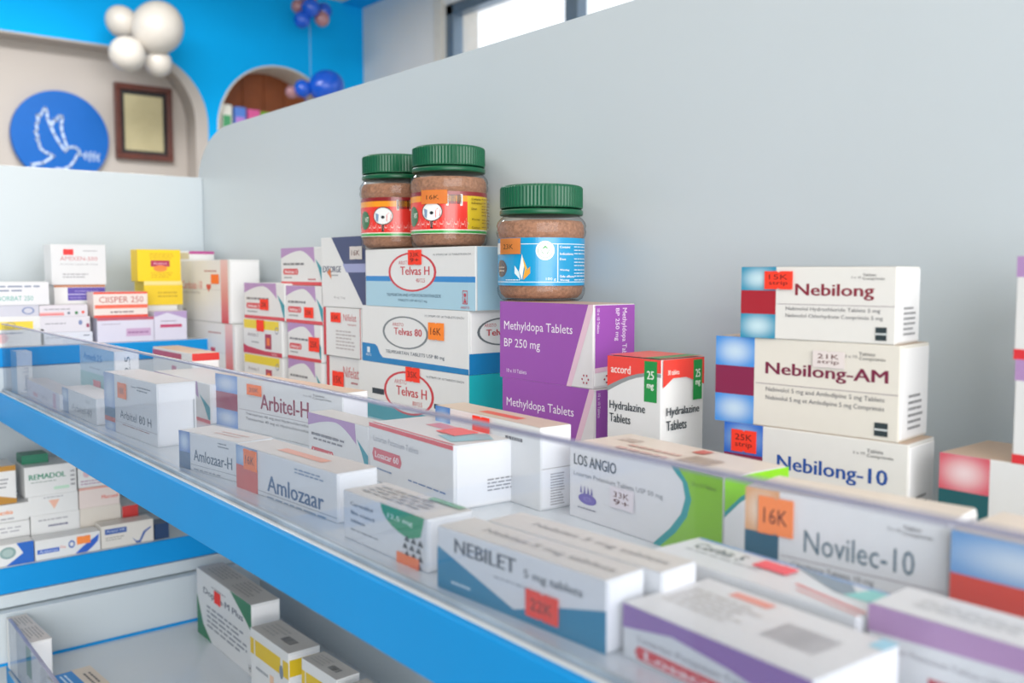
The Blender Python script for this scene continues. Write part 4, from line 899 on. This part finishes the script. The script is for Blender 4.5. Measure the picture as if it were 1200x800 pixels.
# ================================================================== things on the blue wall
def disc(bm, cx, cz, y, r, t, n=72):
    a = [bm.verts.new((cx+r*math.cos(2*math.pi*k/n), y, cz+r*math.sin(2*math.pi*k/n))) for k in range(n)]
    b = [bm.verts.new((cx+r*math.cos(2*math.pi*k/n), y+t, cz+r*math.sin(2*math.pi*k/n))) for k in range(n)]
    bm.faces.new(a); bm.faces.new(list(reversed(b)))
    for k in range(n): bm.faces.new((a[k], b[k], b[(k+1) % n], a[(k+1) % n]))
YN = YW + 0.125
SX, SZ, SR = 1.112, 0.605+ZC, 0.205
sign = tag(empty('logo_sign', (SX, YN, SZ)), 'round blue wall sign with a pale line drawing of a dove and sprig', 'sign')
bm = bmesh.new(); disc(bm, 0, 0, -0.03, SR, 0.028); mesh_obj('disc', bm, M['logo_blue'], sign)
def stroke(bm, pts, w, y):
    for (x0, z0), (x1, z1) in zip(pts, pts[1:]):
        d = Vector((x1-x0, 0, z1-z0)); L = d.length
        if L < 1e-6: continue
        d /= L; nrm = Vector((-d.z, 0, d.x))*w/2
        p = [Vector((x0, y, z0))-nrm-d*w*0.3, Vector((x1, y, z1))-nrm+d*w*0.3, Vector((x1, y, z1))+nrm+d*w*0.3, Vector((x0, y, z0))+nrm-d*w*0.3]
        f = [bm.verts.new(q) for q in p]; b = [bm.verts.new(q+Vector((0, 0.003, 0))) for q in p]
        bm.faces.new(f); bm.faces.new(list(reversed(b)))
        for i in range(4): bm.faces.new((f[i], b[i], b[(i+1) % 4], f[(i+1) % 4]))
def S(pts):   # drawing laid out on a 0..600 sheet, centre (340, 330), radius 290
    return [((a-340)/290*SR, -(b-330)/265*SR) for a, b in pts]
wing = [(160,500),(225,488),(290,445),(265,432),(235,422),(212,400),(210,375),(196,355),(205,340),(188,315),(200,300),(196,270),(208,255),(205,215),(222,222),(235,195),(250,172),(262,195),(262,230),(280,275),(300,320),(330,370),(358,408)]
wing2 = [(285,272),(300,235),(315,240),(325,215),(345,208),(350,225),(342,260),(345,300),(358,345),(372,390)]
head = [(358,412),(380,388),(415,382),(440,395),(448,415),(430,430),(415,460),(385,495),(345,518),(305,515)]
tail = [(160,500),(180,520),(205,525),(190,540)]
tail2 = [(205,535),(240,530),(280,530)]
branch = [(440,425),(480,425),(520,425),(565,430)]
bm = bmesh.new()
for line, w in ((wing, 0.0100), (wing2, 0.0100), (head, 0.0100), (tail, 0.008), (tail2, 0.006), (branch, 0.004)): stroke(bm, S(line), w, -0.034)
for a, b, dx, dy in ((478,425,8,-18),(505,424,10,-20),(530,424,10,-18),(555,428,10,-14),(475,430,6,20),(500,432,8,28),(525,432,10,24),(552,435,12,22)):
    stroke(bm, S([(a,b),(a+dx,b+dy)]), 0.005, -0.034)
mesh_obj('dove_outline', bm, M['logo_line'], sign)

fr = tag(empty('certificate_frame', (1.484, YN, 0.705+ZC)), 'dark red wooden frame holding a cream certificate in the white niche', 'picture frame')
FW, FH = 0.133, 0.176
for c in ((-FW, -0.03, FH-0.028, FW, 0, FH), (-FW, -0.03, -FH, FW, 0, -FH+0.028), (-FW, -0.03, -FH+0.028, -FW+0.026, 0, FH-0.028), (FW-0.026, -0.03, -FH+0.028, FW, 0, FH-0.028)):
    bm = bmesh.new(); bx(bm, *c, bev=0.003); mesh_obj('frame_rail', bm, M['frame_wood'], fr)
bm = bmesh.new(); bx(bm, -FW+0.024, -0.012, -FH+0.026, FW-0.024, -0.004, FH-0.026); mesh_obj('mount', bm, M['mat_black'], fr)
bm = bmesh.new(); bx(bm, -FW+0.045, -0.0135, -FH+0.045, FW-0.042, -0.0120, FH-0.048); cert = mesh_obj('certificate', bm, M['cert'], fr)
bm = bmesh.new(); rr = random.Random(9)
for k in range(13):
    z = FH-0.075-k*0.0175; w = rr.uniform(0.02, 0.062)
    bx(bm, -w, -0.0139, z, w, -0.0135, z+0.004)
mesh_obj('print', bm, M['ink'], fr)

# packages on the shelf of the arched niche
structure(box_obj('trim_6', (ACX-AR-0.01, YW-0.01, 0.6+ZC, ACX+AR+0.01, YW+0.2, 0.617+ZC), M['reveal']))
pk = [(1.836, 0.052, 0.205, 'e8e6da', '4aa06a', 'cream packet with a green edge standing first from the left in the arched niche'),
      (1.902, 0.058, 0.200, '5a86d8', 'c088d8', 'blue and violet packet standing second in the arched niche'),
      (1.972, 0.062, 0.195, 'e0609c', 'f0c0d8', 'bright pink packet standing third in the arched niche'),
      (2.042, 0.058, 0.190, '7fb83a', 'd8e8b0', 'lime green packet standing fourth in the arched niche'),
      (2.108, 0.060, 0.180, 'd8dcd8', '6aa0c0', 'pale grey packet standing fifth in the arched niche, behind the balloons')]
for x, L, H, c1, c2, lab in pk:
    carton(lab, x+L, YW+0.03, 0.618, 0, L, H, 0.05, [('r','F',0,0,1,1,c1), ('r','F',0.1,0.45,0.9,0.75,c2), ('l','F',0.15,0.1,0.85,0.35,3,c2)], rotq=90, flap=False, grp='packets in the arched niche', name='packet', body=c1)
carton('dark green packet leaning at the left end of the arched niche', 1.832, YW+0.05, 0.618, 0, 0.014, 0.19, 0.05, [('r','F',0,0,1,1,'1f6a4a')], rotq=90, flap=False, grp='packets in the arched niche', name='packet', body='1f6a4a')

# balloons
def balloon(label, x, y, z, r, m, group, sq=1.08, tip=(0, 0, -1)):
    t = tag(empty('balloon', (x, y, z+ZC)), label, 'balloon', group)
    prof = []
    for k in range(0, 21):
        a = math.pi*k/20
        rr = r*math.sin(a)
        zz = -r*sq*math.cos(a)
        if zz < 0: rr *= 1-0.10*(zz/(-r*sq))**2
        prof.append((max(rr, 0.0), zz))
    bm = bmesh.new(); lathe(bm, [(0.0004, prof[0][1])]+prof[1:-1]+[(0.0004, prof[-1][1])], 40)
    for f in bm.faces: f.smooth = True
    skin = mesh_obj('skin', bm, m, t)
    bm = bmesh.new(); lathe(bm, [(r*0.03, -r*sq-0.002), (r*0.07, -r*sq-0.012), (r*0.10, -r*sq-0.018), (r*0.02, -r*sq-0.016)], 16)
    mesh_obj('knot', bm, m, t)
    t.rotation_euler = Vector((0, 0, 1)).rotation_difference(-Vector(tip)).to_euler()
    return t
gw = 'white balloons on the blue wall'; gb = 'blue and rose balloons by the arched niche'
balloon('largest white balloon of the white cluster on the blue wall', 1.420, 4.20, 1.056, 0.108, M['balloon_white'], gw, 1.1, (-0.5, 0.1, -0.8))
balloon('white balloon at the upper left of the white cluster', 1.295, 4.27, 1.075, 0.066, M['balloon_white'], gw, 1.1, (0.7, 0, -0.6))
balloon('white balloon at the lower left of the white cluster', 1.288, 4.19, 0.925, 0.075, M['balloon_white'], gw, 1.0, (0.6, 0, 0.7))
balloon('white balloon at the lower right of the white cluster', 1.432, 4.24, 0.918, 0.060, M['balloon_white'], gw, 1.05, (-0.2, 0, 0.9))
balloon('blue balloon at the front of the hanging cluster at the top of the picture', 2.137, 4.16, 1.259, 0.044, M['balloon_blue'], gb, 1.05, (0, 0, 1))
balloon('rose balloon at the top of the hanging cluster', 2.159, 4.22, 1.328, 0.042, M['balloon_rose'], gb, 1.05, (0, 0, -1))
balloon('blue balloon at the lower left of the hanging cluster', 2.106, 4.19, 1.204, 0.04, M['balloon_blue'], gb, 1.05, (0.4, 0, 1))
balloon('rose balloon at the left of the hanging cluster', 2.114, 4.24, 1.276, 0.034, M['balloon_rose'], gb, 1.05, (1, 0, 0))
balloon('blue balloon at the right of the hanging cluster', 2.241, 4.23, 1.276, 0.04, M['balloon_blue'], gb, 1.05, (-1, 0, 0))
balloon('rose balloon at the lower right of the hanging cluster', 2.200, 4.17, 1.219, 0.036, M['balloon_rose'], gb, 1.05, (-0.5, 0, 1))
balloon('large blue balloon lying over the right side of the arched niche', 2.202, 4.14, 0.894, 0.078, M['balloon_blue'], gb, 1.15, (-0.9, 0, -0.3))
balloon('small blue balloon left of the large one at the arched niche', 2.094, 4.17, 0.874, 0.04, M['balloon_blue'], gb, 1.05, (0.3, 0, -1))
balloon('small rose balloon at the left of the pair by the arched niche', 2.061, 4.22, 0.861, 0.03, M['balloon_rose'], gb, 1.05, (0.8, 0, -0.5))
bm = bmesh.new(); bx(bm, 2.160, 4.219, 0.90+ZC, 2.1615, 4.2205, 1.235+ZC)
tag(mesh_obj('balloon_string', bm, M['string']), 'thin string between the hanging balloon cluster and the balloons below', 'string')
